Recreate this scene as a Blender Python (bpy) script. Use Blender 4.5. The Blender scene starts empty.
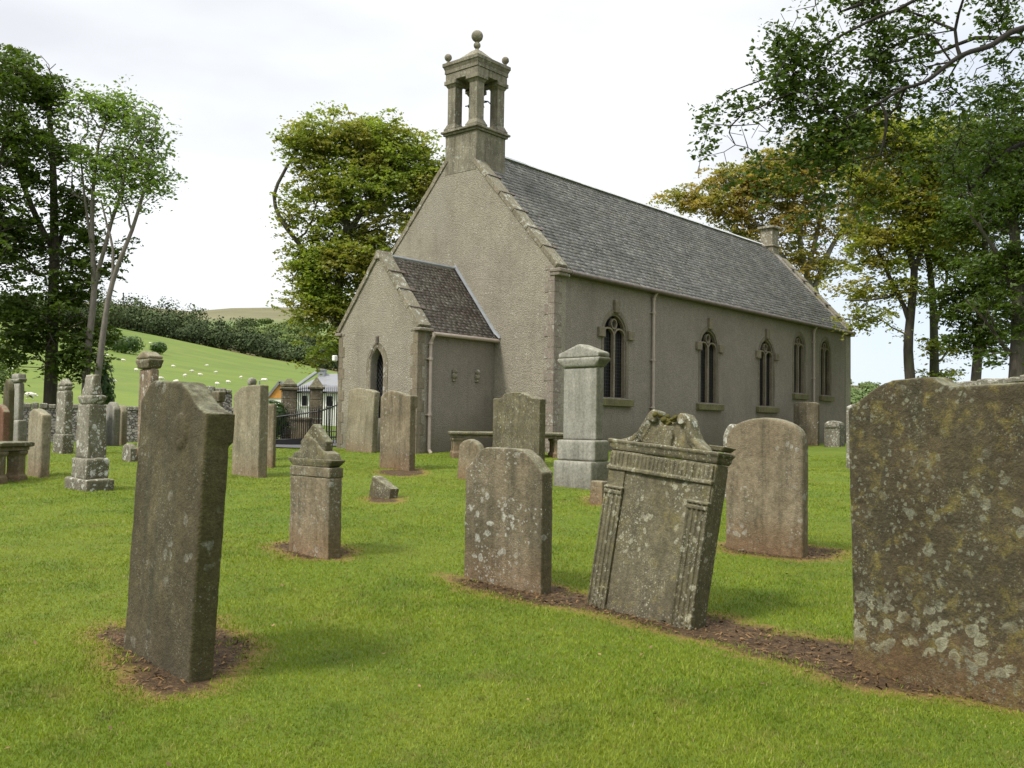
import bpy, bmesh, math, random
import numpy as np
from mathutils import Vector, Matrix, noise as mnoise
R = math.radians
S = bpy.context.scene
COL = S.collection
rng = np.random.default_rng(7)
random.seed(7)

# ------------------------------------------------------------------ camera
EYE = 1.55
F_PX, PITCH, ROLL = 966.85, R(2.448), R(0.816)
fw = Vector((0, math.cos(PITCH), math.sin(PITCH)))
r0 = Vector((1, 0, 0)); u0 = Vector((0, -math.sin(PITCH), math.cos(PITCH)))
cr = r0*math.cos(ROLL) + u0*math.sin(ROLL)
cu = -r0*math.sin(ROLL) + u0*math.cos(ROLL)
cam = bpy.data.cameras.new('camera'); co = bpy.data.objects.new('camera', cam); COL.objects.link(co)
co.matrix_world = Matrix(((cr.x, cu.x, -fw.x, 0), (cr.y, cu.y, -fw.y, 0), (cr.z, cu.z, -fw.z, EYE), (0, 0, 0, 1)))
cam.sensor_width = 36; cam.lens = F_PX/1024*36; cam.clip_start = .05; cam.clip_end = 9000
S.camera = co
S.render.resolution_x = 1024; S.render.resolution_y = 768

# ------------------------------------------------------------------ light
SUN_EL, SUN_AZ = R(52), R(-125)          # azimuth from +Y towards +X: the sun stands behind the camera's left shoulder
w = bpy.data.worlds.new('World'); S.world = w; w.use_nodes = True
def sky_world():
    nt = w.node_tree; nt.nodes.clear(); N = nt.nodes.new; L = nt.links.new
    out = N('ShaderNodeOutputWorld'); add = N('ShaderNodeAddShader')
    b1 = N('ShaderNodeBackground'); b2 = N('ShaderNodeBackground')
    sk = N('ShaderNodeTexSky'); sk.sky_type = 'NISHITA'; sk.sun_disc = False
    sk.sun_elevation = SUN_EL; sk.sun_rotation = SUN_AZ
    L(sk.outputs[0], b1.inputs[0]); b1.inputs[1].default_value = .02
    tc = N('ShaderNodeTexCoord'); sep = N('ShaderNodeSeparateXYZ'); L(tc.outputs['Generated'], sep.inputs[0])
    # cloud cover is brighter overhead than at the horizon
    gr = N('ShaderNodeMapRange'); L(sep.outputs[2], gr.inputs[0])
    gr.inputs[1].default_value = .42; gr.inputs[2].default_value = 1.0
    gr.inputs[3].default_value = .77; gr.inputs[4].default_value = 2.0
    mp = N('ShaderNodeMapping'); mp.inputs['Scale'].default_value = (1.3, 1.3, 3.6); mp.inputs['Location'].default_value = (.35, .1, .2)
    L(tc.outputs['Generated'], mp.inputs[0])
    nz = N('ShaderNodeTexNoise'); nz.inputs['Scale'].default_value = 1.5; nz.inputs['Detail'].default_value = 5; nz.inputs['Roughness'].default_value = .5
    L(mp.outputs[0], nz.inputs[0])
    rp = N('ShaderNodeValToRGB'); L(nz.outputs[0], rp.inputs[0])
    e = rp.color_ramp.elements; e[0].position = .36; e[0].color = (.76, .765, .775, 1); e[1].position = .6; e[1].color = (1, 1, 1, 1)
    # slate blue rain cloud low down on the right
    dt = N('ShaderNodeVectorMath'); dt.operation = 'DOT_PRODUCT'; L(tc.outputs['Generated'], dt.inputs[0])
    dt.inputs[1].default_value = (math.sin(R(34)), math.cos(R(34)), 0.0)
    m1 = N('ShaderNodeMapRange'); m1.interpolation_type = 'SMOOTHSTEP'; L(dt.outputs['Value'], m1.inputs[0])
    m1.inputs[1].default_value = .89; m1.inputs[2].default_value = .98
    mx = N('ShaderNodeMixRGB'); L(m1.outputs[0], mx.inputs[0]); L(rp.outputs[0], mx.inputs[1]); mx.inputs[2].default_value = (.70, .77, .87, 1)
    L(mx.outputs[0], b2.inputs[0])
    L(gr.outputs[0], b2.inputs[1])
    L(b1.outputs[0], add.inputs[0]); L(b2.outputs[0], add.inputs[1]); L(add.outputs[0], out.inputs[0])
sky_world()
sl = bpy.data.lights.new('sun', 'SUN'); sl.energy = 2.9; sl.angle = R(10); sl.color = (1, .94, .83)
so = bpy.data.objects.new('sun', sl); COL.objects.link(so)
sd = Vector((math.sin(SUN_AZ)*math.cos(SUN_EL), math.cos(SUN_AZ)*math.cos(SUN_EL), math.sin(SUN_EL)))
so.rotation_euler = sd.to_track_quat('Z', 'Y').to_euler(); so.location = sd*50
S.view_settings.view_transform = 'Standard'; S.view_settings.look = 'None'
S.view_settings.exposure = 0.45; S.view_settings.gamma = 1.0
S.view_settings.use_curve_mapping = False

# ------------------------------------------------------------------ measuring helpers
def ray(px, py):
    a = px-512; b = 384-py
    d = fw*F_PX + cr*a + cu*b
    return d
def at(px, py, Y):
    d = ray(px, py); k = Y/d.y
    return Vector((d.x*k, Y, EYE+d.z*k))
def zat(px, py, Y): return at(px, py, Y).z
# px column of the horizon profile of the far hills: (px, height above eye level in px) at r=260 (field top) and r=900 (moor crest)
def interp(t, xs, ys): return np.interp(t, xs, ys)
R1, R2 = 450.0, 1500.0                                    # far edge of the sheep field, crest of the moor
def gz_np(x, y):
    x = np.asarray(x, float); y = np.asarray(y, float)
    r = np.hypot(x, y)
    yy = np.clip(y, -6, 60)
    g = .034*(np.clip(yy, 4, 26)-4) + .014*(np.clip(yy, 26, 42)-26) - .02*np.clip(4-yy, 0, 10)*.5
    g = g + .022*np.sin(x*.9+1.3)*np.sin(y*.55+.4) + .012*np.sin(x*2.3+y*1.1)
    ym = np.where(y > 1e-3, y, 1e-3)
    px = np.where(y > .05*np.abs(x), 512+F_PX*x/ym, np.where(x < 0, -3000, 4000))
    c1 = interp(px, [-3000, -600, -200, 0, 60, 110, 160, 200, 250, 300, 335, 400, 520, 700, 860, 1100, 4000],
                    [40, 90, 96, 97, 96, 93, 84, 76, 66, 58, 51, 38, 20, 5, -6, -20, -20])
    c2 = interp(px, [-3000, -600, 0, 120, 190, 230, 300, 420, 520, 700, 850, 900, 1000, 1300, 4000],
                    [60, 120, 122, 116, 110, 114, 116, 108, 95, 60, 46, 38, 22, 16, 16])
    cosx = np.cos(np.arctan2(x, np.maximum(y, 1e-3)))
    cosx = np.where(y > 0, cosx, .7)
    h1 = EYE + c1/F_PX*R1*cosx; h2 = EYE + c2/F_PX*R2*cosx
    t1 = np.clip((r-44)/(R1-44), 0, 1)**1.35; t2 = np.clip((r-R1)/(R2-R1), 0, 1); t3 = np.clip((r-R2)/2000, 0, 1)
    base = g
    h = np.where(r < 44, base, base*(1-t1)+h1*t1)
    h = np.where(r > R1, h1+(h2-h1)*(t2**1.15), h)
    h = np.where(r > R2, h2*(1-t3), h)
    return h
def gz(x, y): return float(gz_np(x, y))
def hit(px, py, far=False):
    """where the ray through a pixel meets the ground"""
    d = ray(px, py); d = d/d.y
    Ys = np.geomspace(2.0, 900 if far else 60, 3000 if far else 4000)
    z = EYE+d.z*Ys; g = gz_np(d.x*Ys, Ys)
    if far: m = (z < g) & (Ys > 46)
    else: m = z < g
    i = int(np.argmax(m)) if m.any() else len(Ys)-1
    Y = Ys[i]
    return Vector((d.x*Y, Y, gz(d.x*Y, Y)))
def tanx(px, py=430):
    d = ray(px, py); return d.x/d.y

# ------------------------------------------------------------------ mesh helpers
def link_mesh(name, me, mat=None, parent=None):
    o = bpy.data.objects.new(name, me); COL.objects.link(o)
    if mat is not None:
        me.materials.clear(); me.materials.append(mat)
    if parent is not None: o.parent = parent
    return o
def obj(name, bm, mat, parent=None, smooth=False):
    me = bpy.data.meshes.new(name)
    bmesh.ops.recalc_face_normals(bm, faces=bm.faces[:])
    bm.to_mesh(me); bm.free()
    if smooth:
        me.polygons.foreach_set('use_smooth', [True]*len(me.polygons))
    return link_mesh(name, me, mat, parent)
def tag(o, label=None, cat=None, group=None, kind=None):
    if label: o['label'] = label
    if cat: o['category'] = cat
    if group: o['group'] = group
    if kind: o['kind'] = kind
    return o
def empty(name, loc=(0, 0, 0), rot=(0, 0, 0)):
    e = bpy.data.objects.new(name, None); COL.objects.link(e); e.location = loc; e.rotation_euler = rot
    e.empty_display_size = .3
    return e
def box(bm, x0, x1, y0, y1, z0, z1, bev=0, M=None):
    vs = [bm.verts.new((x, y, z)) for z in (z0, z1) for y in (y0, y1) for x in (x0, x1)]
    idx = [(0, 2, 3, 1), (4, 5, 7, 6), (0, 1, 5, 4), (2, 6, 7, 3), (0, 4, 6, 2), (1, 3, 7, 5)]
    fs = [bm.faces.new([vs[i] for i in f]) for f in idx]
    if bev:
        es = list({e for f in fs for e in f.edges})
        r = bmesh.ops.bevel(bm, geom=es, offset=bev, segments=1, affect='EDGES')
        vs = list({v for f in r['faces'] for v in f.verts} | {v for v in vs if v.is_valid})
    if M is not None:
        for v in vs: v.co = M @ v.co
    return vs
def frustum(bm, cx, cy, z0, z1, w0, d0, w1, d1):
    a = [bm.verts.new((cx+sx*w0/2, cy+sy*d0/2, z0)) for sx, sy in ((-1, -1), (1, -1), (1, 1), (-1, 1))]
    b = [bm.verts.new((cx+sx*w1/2, cy+sy*d1/2, z1)) for sx, sy in ((-1, -1), (1, -1), (1, 1), (-1, 1))]
    bm.faces.new(a[::-1]); bm.faces.new(b)
    for i in range(4): bm.faces.new([a[i], a[(i+1) % 4], b[(i+1) % 4], b[i]])
    return a+b
def prism(bm, pts, y0, y1):
    """polygon in (x,z), extruded from y0 to y1"""
    a = [bm.verts.new((x, y0, z)) for x, z in pts]; b = [bm.verts.new((x, y1, z)) for x, z in pts]
    bm.faces.new(a); bm.faces.new(b[::-1]); n = len(pts)
    for i in range(n): bm.faces.new([a[i], b[i], b[(i+1) % n], a[(i+1) % n]])
    return a+b
def lathe(bm, prof, cx, cy, seg=16):
    rings = []
    for r, z in prof:
        rings.append([bm.verts.new((cx+r*math.cos(2*math.pi*i/seg), cy+r*math.sin(2*math.pi*i/seg), z)) for i in range(seg)])
    for a, b in zip(rings, rings[1:]):
        for i in range(seg): bm.faces.new([a[i], a[(i+1) % seg], b[(i+1) % seg], b[i]])
    bm.faces.new(rings[0][::-1]); bm.faces.new(rings[-1])
def sphere(bm, c, r, seg=14):
    m = Matrix.Translation(c) @ Matrix.Scale(r, 4)
    bmesh.ops.create_uvsphere(bm, u_segments=seg, v_segments=seg//2+2, radius=1, matrix=m)
def tube(bm, pts, rad, seg=8):
    pts = [Vector(p) for p in pts]; rings = []
    if not hasattr(rad, '__len__'): rad = [rad]*len(pts)
    for i, p in enumerate(pts):
        t = (pts[min(i+1, len(pts)-1)]-pts[max(i-1, 0)]).normalized()
        a = t.cross(Vector((0, 0, 1))); a = Vector((1, 0, 0)) if a.length < .05 else a.normalized(); b = t.cross(a)
        rings.append([bm.verts.new(p+(a*math.cos(2*math.pi*k/seg)+b*math.sin(2*math.pi*k/seg))*rad[i]) for k in range(seg)])
    for a, b in zip(rings, rings[1:]):
        for k in range(seg): bm.faces.new([a[k], a[(k+1) % seg], b[(k+1) % seg], b[k]])
    bm.faces.new(rings[0][::-1]); bm.faces.new(rings[-1])
def sweep(bm, pts, wd, y0, y1, closed=False):
    """flat strip of width wd following pts in (x,z), between y0 and y1 (tracery bars)"""
    P = [Vector((p[0], p[1])) for p in pts]; n = len(P); L = []; Rr = []
    for i in range(n):
        a = P[(i-1) % n] if (closed or i > 0) else P[i]; b = P[(i+1) % n] if (closed or i < n-1) else P[i]
        t = (b-a).normalized(); nn = Vector((-t.y, t.x))
        L.append(P[i]+nn*wd/2); Rr.append(P[i]-nn*wd/2)
    V = [[bm.verts.new((q.x, y, q.y)) for q in arr] for arr in (L, Rr) for y in (y0, y1)]
    l0, l1, q0, q1 = V
    rn = n if closed else n-1
    for i in range(rn):
        j = (i+1) % n
        bm.faces.new([l0[i], l0[j], q0[j], q0[i]]); bm.faces.new([l1[i], q1[i], q1[j], l1[j]])
        bm.faces.new([l0[i], l1[i], l1[j], l0[j]]); bm.faces.new([q0[i], q0[j], q1[j], q1[i]])
    if not closed:
        for i in (0, n-1): bm.faces.new([l0[i], q0[i], q1[i], l1[i]])
def np_mesh(name, verts, faces, mat=None, parent=None, attrs=None, smooth=False):
    """verts (n,3), faces (m,k) constant k"""
    me = bpy.data.meshes.new(name); verts = np.asarray(verts, np.float32); faces = np.asarray(faces, np.int32)
    m, k = faces.shape
    me.vertices.add(len(verts)); me.vertices.foreach_set('co', verts.ravel())
    me.loops.add(m*k); me.loops.foreach_set('vertex_index', faces.ravel())
    me.polygons.add(m); me.polygons.foreach_set('loop_start', np.arange(0, m*k, k, dtype=np.int32))
    me.polygons.foreach_set('loop_total', np.full(m, k, np.int32))
    if smooth: me.polygons.foreach_set('use_smooth', np.ones(m, bool))
    for nm, arr in (attrs or {}).items():
        at_ = me.attributes.new(nm, 'FLOAT', 'POINT'); at_.data.foreach_set('value', np.asarray(arr, np.float32))
    me.update(); me.validate()
    return link_mesh(name, me, mat, parent)
def weather(bm, voxel, amp, seed=0, freq=3.0, fine=.4):
    """voxel-remesh a closed shape and wear it down with noise; returns a mesh"""
    me = bpy.data.meshes.new('tmp'); bmesh.ops.recalc_face_normals(bm, faces=bm.faces[:]); bm.to_mesh(me); bm.free()
    o = bpy.data.objects.new('tmp', me); COL.objects.link(o)
    md = o.modifiers.new('r', 'REMESH'); md.mode = 'VOXEL'; md.voxel_size = voxel; md.use_smooth_shade = True
    sm = o.modifiers.new('s', 'SMOOTH'); sm.factor = .5; sm.iterations = 1
    dg = bpy.context.evaluated_depsgraph_get(); dg.update()
    m2 = bpy.data.meshes.new_from_object(o.evaluated_get(dg))
    bpy.data.objects.remove(o); bpy.data.meshes.remove(me)
    n = len(m2.vertices); c = np.empty(n*3, np.float32); m2.vertices.foreach_get('co', c); c = c.reshape(-1, 3)
    nn = np.empty(n*3, np.float32); m2.vertices.foreach_get('normal', nn); nn = nn.reshape(-1, 3)
    off = Vector((seed*7.3, seed*3.1, seed*1.7))
    d = np.array([mnoise.noise(Vector(p)*freq+off) + fine*mnoise.noise(Vector(p)*freq*4.3+off) for p in c.tolist()], np.float32)
    c += nn*(d*amp)[:, None]
    m2.vertices.foreach_set('co', c.ravel())
    m2.polygons.foreach_set('use_smooth', np.ones(len(m2.polygons), bool)); m2.update()
    return m2
def cut(o, cutters):
    for c in cutters:
        md = o.modifiers.new('b', 'BOOLEAN'); md.operation = 'DIFFERENCE'; md.object = c; md.solver = 'EXACT'
    dg = bpy.context.evaluated_depsgraph_get(); dg.update()
    m2 = bpy.data.meshes.new_from_object(o.evaluated_get(dg)); old = o.data; o.modifiers.clear(); o.data = m2
    bpy.data.meshes.remove(old)
    for c in cutters: bpy.data.objects.remove(c)

# ------------------------------------------------------------------ materials
class NT:
    def __init__(s, name):
        s.m = bpy.data.materials.new(name); s.m.use_nodes = True; s.t = s.m.node_tree; s.t.nodes.clear()
        s.out = s.n('ShaderNodeOutputMaterial'); s.b = s.n('ShaderNodeBsdfPrincipled'); s.l(s.b.outputs[0], s.out.inputs[0])
        s.b.inputs['Roughness'].default_value = .9; s.b.inputs['Specular IOR Level'].default_value = .25
        s.tc = s.n('ShaderNodeTexCoord')
    def n(s, t, **k):
        x = s.t.nodes.new(t)
        for a, b in k.items(): setattr(x, a, b)
        return x
    def l(s, a, b): s.t.links.new(a, b)
    def setin(s, sock, v):
        if hasattr(v, 'links') or isinstance(v, bpy.types.NodeSocket): s.l(v, sock)
        elif isinstance(v, (tuple, list)) and len(v) == 3 and sock.type == 'RGBA': sock.default_value = (*v, 1)
        else: sock.default_value = v
    def noise(s, scale, detail=4, rough=.55, vec=None, dist=0, w=None):
        x = s.n('ShaderNodeTexNoise'); x.inputs['Scale'].default_value = scale; x.inputs['Detail'].default_value = detail
        x.inputs['Roughness'].default_value = rough; x.inputs['Distortion'].default_value = dist
        s.l(vec if vec is not None else s.vec, x.inputs['Vector']); return x.outputs[0]
    def vor(s, scale, vec=None, feature='F1', rand=1, out='Distance'):
        x = s.n('ShaderNodeTexVoronoi', feature=feature); x.inputs['Scale'].default_value = scale; x.inputs['Randomness'].default_value = rand
        s.l(vec if vec is not None else s.vec, x.inputs['Vector']); return x.outputs[out]
    def rng(s, v, a, b, c=0, d=1, smooth=False):
        x = s.n('ShaderNodeMapRange'); s.setin(x.inputs[0], v)
        if smooth: x.interpolation_type = 'SMOOTHSTEP'
        for i, q in zip((1, 2, 3, 4), (a, b, c, d)): x.inputs[i].default_value = q
        return x.outputs[0]
    def mix(s, f, a, b, mode='MIX'):
        x = s.n('ShaderNodeMixRGB', blend_type=mode); s.setin(x.inputs[0], f); s.setin(x.inputs[1], a); s.setin(x.inputs[2], b); return x.outputs[0]
    def math(s, op, a, b=0.0, clamp=False):
        x = s.n('ShaderNodeMath', operation=op, use_clamp=clamp); s.setin(x.inputs[0], a); s.setin(x.inputs[1], b); return x.outputs[0]
    def vadd(s, a, b):
        x = s.n('ShaderNodeVectorMath', operation='ADD'); s.setin(x.inputs[0], a); s.setin(x.inputs[1], b); return x.outputs[0]
    def bump(s, h, strength=.5, dist=.02, prev=None):
        x = s.n('ShaderNodeBump'); x.inputs['Strength'].default_value = strength; x.inputs['Distance'].default_value = dist
        s.l(h, x.inputs['Height'])
        if prev is not None: s.l(prev, x.inputs['Normal'])
        s.l(x.outputs[0], s.b.inputs['Normal']); return x.outputs[0]
    def base(s, c): s.setin(s.b.inputs['Base Color'], c)
    def useobj(s, rand=True):
        s.vec = s.tc.outputs['Object']
        if rand:
            oi = s.n('ShaderNodeObjectInfo'); k = s.math('MULTIPLY', oi.outputs['Random'], 57.0)
            s.vec = s.vadd(s.vec, k)
    def useworld(s):
        g = s.n('ShaderNodeNewGeometry'); s.vec = g.outputs['Position']

def stone_mat(name, a, b, lichen=.5, lichen_col=(.42, .43, .38), yellow=0.0, rosette=0.0, moss_green=.5, red=.0, spot=9.0, stain=.5, rough_bump=.5, dark=(.05, .048, .03)):
    m = NT(name); m.useobj()
    n1 = m.noise(2.2, 6, .6); n2 = m.noise(9, 6, .65); n3 = m.noise(60, 3, .6)
    c = m.mix(m.rng(n1, .38, .6), a, b)
    c = m.mix(m.rng(m.noise(.9, 5, .6), .5, .68, 0, .55), c, tuple(x*.5 for x in b))
    c = m.mix(m.rng(n2, .3, .75, 0, .55), c, tuple(x*.55 for x in a))
    # streaks that run down the stone
    sp = m.n('ShaderNodeMapping'); sp.inputs['Scale'].default_value = (7, 7, .8); m.l(m.vec, sp.inputs[0])
    n4 = m.noise(1.2, 5, .6, vec=sp.outputs[0]); c = m.mix(m.rng(n4, .44, .70, 0, min(1, stain*1.25)), c, tuple(x for x in dark))
    sep = m.n('ShaderNodeSeparateXYZ'); m.l(m.tc.outputs['Object'], sep.inputs[0])
    # soil splash and algae near the ground, with a ragged limit
    hgt = m.math('ADD', sep.outputs[2], m.rng(n2, 0, 1, -.22, .22))
    c = m.mix(m.rng(hgt, .02, .42, .7*max(red, .5), 0), c, (.18, .10, .045) if red > 0 else (.07, .055, .035))
    # yellow-green crust lichen
    ny = m.noise(7.5, 7, .75, dist=.5); c = m.mix(m.rng(ny, .56-.12*yellow, .66, 0, .75*min(1, yellow*1.6)), c, (.23, .19, .05))
    # darker olive tint on the faces turned towards local +x
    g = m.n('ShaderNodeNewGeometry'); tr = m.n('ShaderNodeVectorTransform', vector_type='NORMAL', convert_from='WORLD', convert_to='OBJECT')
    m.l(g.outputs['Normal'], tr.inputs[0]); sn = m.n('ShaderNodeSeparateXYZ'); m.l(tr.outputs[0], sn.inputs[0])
    side = m.rng(sn.outputs[0], .4, .8, 0, .85*moss_green); side = m.math('MULTIPLY', side, m.rng(n1, .25, .5, .5, 1))
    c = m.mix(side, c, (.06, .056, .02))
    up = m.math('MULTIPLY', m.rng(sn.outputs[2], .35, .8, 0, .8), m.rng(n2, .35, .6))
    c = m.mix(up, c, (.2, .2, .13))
    # round pale lichen rosettes, several sizes
    for k, (sc, th, ed) in enumerate(((spot, .30, .05), (spot*2.6, .30, .06), (spot*6, .28, .08))):
        wv = m.n('ShaderNodeTexNoise'); wv.inputs['Scale'].default_value = sc*1.2; wv.inputs['Detail'].default_value = 3; m.l(m.vec, wv.inputs['Vector'])
        sc_ = m.n('ShaderNodeVectorMath', operation='SCALE'); m.l(wv.outputs['Color'], sc_.inputs[0]); sc_.inputs['Scale'].default_value = 1.0/sc
        vv = m.vadd(m.vec, sc_.outputs[0])
        d = m.vor(sc, vec=vv)
        gate = m.rng(m.noise(1.6+.9*k, 3, .6), .60-.22*lichen, .66-.18*lichen)
        f = m.math('MULTIPLY', m.rng(d, th-ed, th, .9, 0), gate)
        f = m.math('MULTIPLY', f, m.rng(m.noise(sc*5, 3, .7), .3, .6, .25, 1))
        c = m.mix(m.math('MULTIPLY', f, min(1, lichen*1.5)), c, lichen_col)
    if rosette:                                            # a band of big pale rosettes low on the face
        wv = m.noise(11, 3, .6); vv = m.vadd(m.vec, m.math('MULTIPLY', wv, .12)); d = m.vor(12, vec=vv)
        band = m.math('MULTIPLY', m.rng(hgt, .12, .22), m.rng(hgt, .55, .38)); f = m.math('MULTIPLY', m.rng(d, .40, .47, 1, .0), band)
        f = m.math('MULTIPLY', f, m.rng(m.noise(3.1, 3, .6), .36, .46)); f = m.math('MULTIPLY', f, m.rng(d, .1, .35, .45, 1))
        c = m.mix(m.math('MULTIPLY', f, rosette), c, (.27, .27, .19))
    c = m.mix(1, c, m.rng(m.noise(23, 5, .75), .3, .7, .62, 1.3), 'MULTIPLY')
    c = m.mix(1, c, m.rng(m.noise(110, 3, .7), .3, .7, .75, 1.2), 'MULTIPLY')
    m.base(c)
    h = m.math('ADD', m.math('MULTIPLY', n2, .6), m.math('MULTIPLY', n3, .7))
    h = m.math('ADD', h, m.math('MULTIPLY', m.noise(200, 2, .6), .25))
    m.bump(h, min(1, rough_bump*1.25), .022)
    m.b.inputs['Roughness'].default_value = .92
    return m.m
def harl_mat(name, a, b, specks, dark=(.1, .09, .07), streak=.35):
    m = NT(name); m.useobj(False)
    n1 = m.noise(.8, 6, .6); n2 = m.noise(5, 5, .65)
    c = m.mix(m.rng(n1, .35, .65), a, b)
    c = m.mix(m.rng(n2, .4, .8, 0, .45), c, dark)
    sp = m.n('ShaderNodeMapping'); sp.inputs['Scale'].default_value = (5, 5, .35); m.l(m.vec, sp.inputs[0])
    c = m.mix(m.rng(m.noise(.9, 5, .6, vec=sp.outputs[0]), .52, .75, 0, streak), c, dark)
    peb = m.vor(34)                                       # roughcast pebbles
    c = m.mix(m.rng(m.vor(34, out='Color'), 0, 1, 0, .30), c, tuple(x*1.5 for x in a))
    c = m.mix(m.rng(peb, .35, .75, 0, .55), c, tuple(x*.42 for x in a))
    if specks > 0:
        d = m.vor(17); f = m.math('MULTIPLY', m.rng(d, .13, .2, 1, 0), m.rng(m.noise(1.3, 4, .7), .60-.2*specks, .68-.2*specks))
        c = m.mix(m.math('MULTIPLY', f, .8), c, (.5, .5, .46))
        d = m.vor(5.5); f = m.math('MULTIPLY', m.rng(d, .1, .2, .8, 0), m.rng(m.noise(2.3, 4, .7), .5, .56))
        c = m.mix(m.math('MULTIPLY', f, .7), c, (.46, .46, .42))
    sepz = m.n('ShaderNodeSeparateXYZ'); m.l(m.tc.outputs['Object'], sepz.inputs[0]); zz = m.math('ADD', sepz.outputs[2], m.rng(n1, .25, .75, -.5, .5))
    c = m.mix(m.rng(zz, .9, 1.9, .6, 0), c, (.095, .09, .05))
    c = m.mix(m.rng(m.noise(.35, 5, .6), .5, .62, 0, .35), c, (.27, .255, .215) if specks > 0 else (.12, .10, .08))
    m.base(c)
    h = m.math('ADD', m.rng(peb, 0, .7, .7, 0), m.math('MULTIPLY', n2, .4))
    m.bump(h, .75, .03)
    return m.m
def plain(name, col, rough=.7, var=.25, scale=6, metal=0, bump=.15):
    m = NT(name); m.useobj(); n = m.noise(scale, 5, .6)
    m.base(m.mix(m.rng(n, .3, .7), tuple(x*(1-var) for x in col), tuple(min(1, x*(1+var)) for x in col)))
    m.b.inputs['Roughness'].default_value = rough; m.b.inputs['Metallic'].default_value = metal
    m.bump(m.noise(scale*8, 3, .6), bump, .01); return m.m
def slate_mat(name, a, b, pale=.5):
    m = NT(name); m.useobj(False)
    g = m.n('ShaderNodeNewGeometry'); r = g.outputs['Random Per Island']
    c = m.mix(r, a, b)
    wn = m.n('ShaderNodeTexWhiteNoise', noise_dimensions='1D'); m.l(r, wn.inputs['W'])
    c = m.mix(m.rng(wn.outputs['Value'], .80, 1, 0, pale), c, (.30, .30, .27))
    c = m.mix(m.rng(m.noise(2, 6, .7), .42, .68, 0, .6), c, (.19, .18, .145))
    c = m.mix(m.rng(m.noise(.7, 5, .65), .5, .68, 0, .55), c, (.06, .06, .055))
    c = m.mix(m.rng(m.noise(24, 3, .7), .62, .7, 0, .6), c, (.42, .42, .38))
    m.base(c); m.b.inputs['Roughness'].default_value = .65; m.b.inputs['Specular IOR Level'].default_value = .35
    m.bump(m.noise(30, 4, .6), .4, .02); return m.m
def leaf_mat(name, a, b, c_=None, tr=.35, bright=1.0):
    m = NT(name); m.useworld()
    g = m.n('ShaderNodeNewGeometry'); r = g.outputs['Random Per Island']
    col = m.mix(r, a, b)
    if c_ is not None:
        col = m.mix(m.rng(m.noise(.55, 3, .6), .42, .6), col, c_)
    col = m.mix(m.rng(m.noise(1.6, 2, .5), .3, .7, .0, .45), col, tuple(x*.55 for x in a))
    m.base(col); m.b.inputs['Roughness'].default_value = .5; m.b.inputs['Specular IOR Level'].default_value = .3
    t = m.n('ShaderNodeBsdfTranslucent'); m.l(m.mix(1, col, (1.25, 1.3, .55), 'MULTIPLY'), t.inputs[0])
    mx = m.n('ShaderNodeMixShader'); mx.inputs[0].default_value = tr; m.l(m.b.outputs[0], mx.inputs[1]); m.l(t.outputs[0], mx.inputs[2])
    m.l(mx.outputs[0], m.out.inputs[0]); return m.m
def bark_mat(name, a, b, green=.6):
    m = NT(name); m.useobj(); sp = m.n('ShaderNodeMapping'); sp.inputs['Scale'].default_value = (5, 5, 1); m.l(m.vec, sp.inputs[0])
    n = m.noise(3, 6, .65, vec=sp.outputs[0]); c = m.mix(m.rng(n, .35, .65), a, b)
    c = m.mix(m.rng(m.noise(.9, 3, .5), .5, .7, 0, green), c, (.09, .10, .05))
    m.base(c); m.bump(n, .6, .04); return m.m

M_GRAVE_DARK = stone_mat('dark_sandstone', (.130, .110, .062), (.060, .050, .027), lichen=.22, moss_green=.95, spot=8, stain=.75, red=.0)
M_GRAVE_GREY = stone_mat('grey_sandstone', (.22, .182, .122), (.145, .12, .077), lichen=.5, moss_green=.75, spot=9, red=.35)
M_GRAVE_PALE = stone_mat('pale_sandstone', (.33, .29, .20), (.25, .215, .145), lichen=.3, moss_green=.6, spot=10, red=.6, stain=.3)
M_GRAVE_PINK = stone_mat('pink_sandstone', (.28, .232, .155), (.20, .16, .105), lichen=.35, moss_green=.6, spot=9, red=.8)
M_GRAVE_MOSS = stone_mat('lichen_sandstone', (.10, .079, .044), (.058, .047, .027), lichen=.55, yellow=.40, rosette=.7, moss_green=.6, spot=9, stain=.6, red=.6, lichen_col=(.20, .205, .15))
M_GRAVE_LICH = stone_mat('lichen_speckled_stone', (.18, .16, .105), (.11, .097, .06), lichen=.55, lichen_col=(.36, .355, .27), yellow=.3, moss_green=.85, spot=12, stain=.5)
M_WHITEY = stone_mat('pale_lichen_stone', (.27, .25, .20), (.19, .175, .135), lichen=.95, moss_green=.7, spot=5, stain=.4, lichen_col=(.5, .5, .45))
M_GRANITE = stone_mat('grey_granite', (.34, .33, .29), (.27, .262, .23), lichen=.12, moss_green=.8, spot=14, stain=.3, rough_bump=.2)
M_RED = stone_mat('red_sandstone', (.24, .11, .07), (.17, .08, .05), lichen=.1, moss_green=.3, spot=9)
M_COPING = stone_mat('coping_sandstone', (.27, .235, .175), (.20, .175, .125), lichen=.75, moss_green=0, yellow=.15, spot=4, stain=.3)
M_BELFRY = stone_mat('belfry_sandstone', (.27, .245, .185), (.18, .162, .12), lichen=.45, moss_green=.5, spot=7, stain=.5)
M_DRESS = stone_mat('dressed_sandstone', (.235, .195, .14), (.19, .16, .115), lichen=.2, moss_green=0, spot=8, stain=.3, rough_bump=.25)
M_QUOIN = stone_mat('pink_quoin_stone', (.26, .22, .185), (.22, .185, .15), lichen=.6, moss_green=0, spot=6, stain=.2, rough_bump=.25)
M_SURR = stone_mat('dull_surround_stone', (.20, .175, .13), (.17, .148, .11), lichen=.25, moss_green=0, spot=8, stain=.3, rough_bump=.25)
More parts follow.
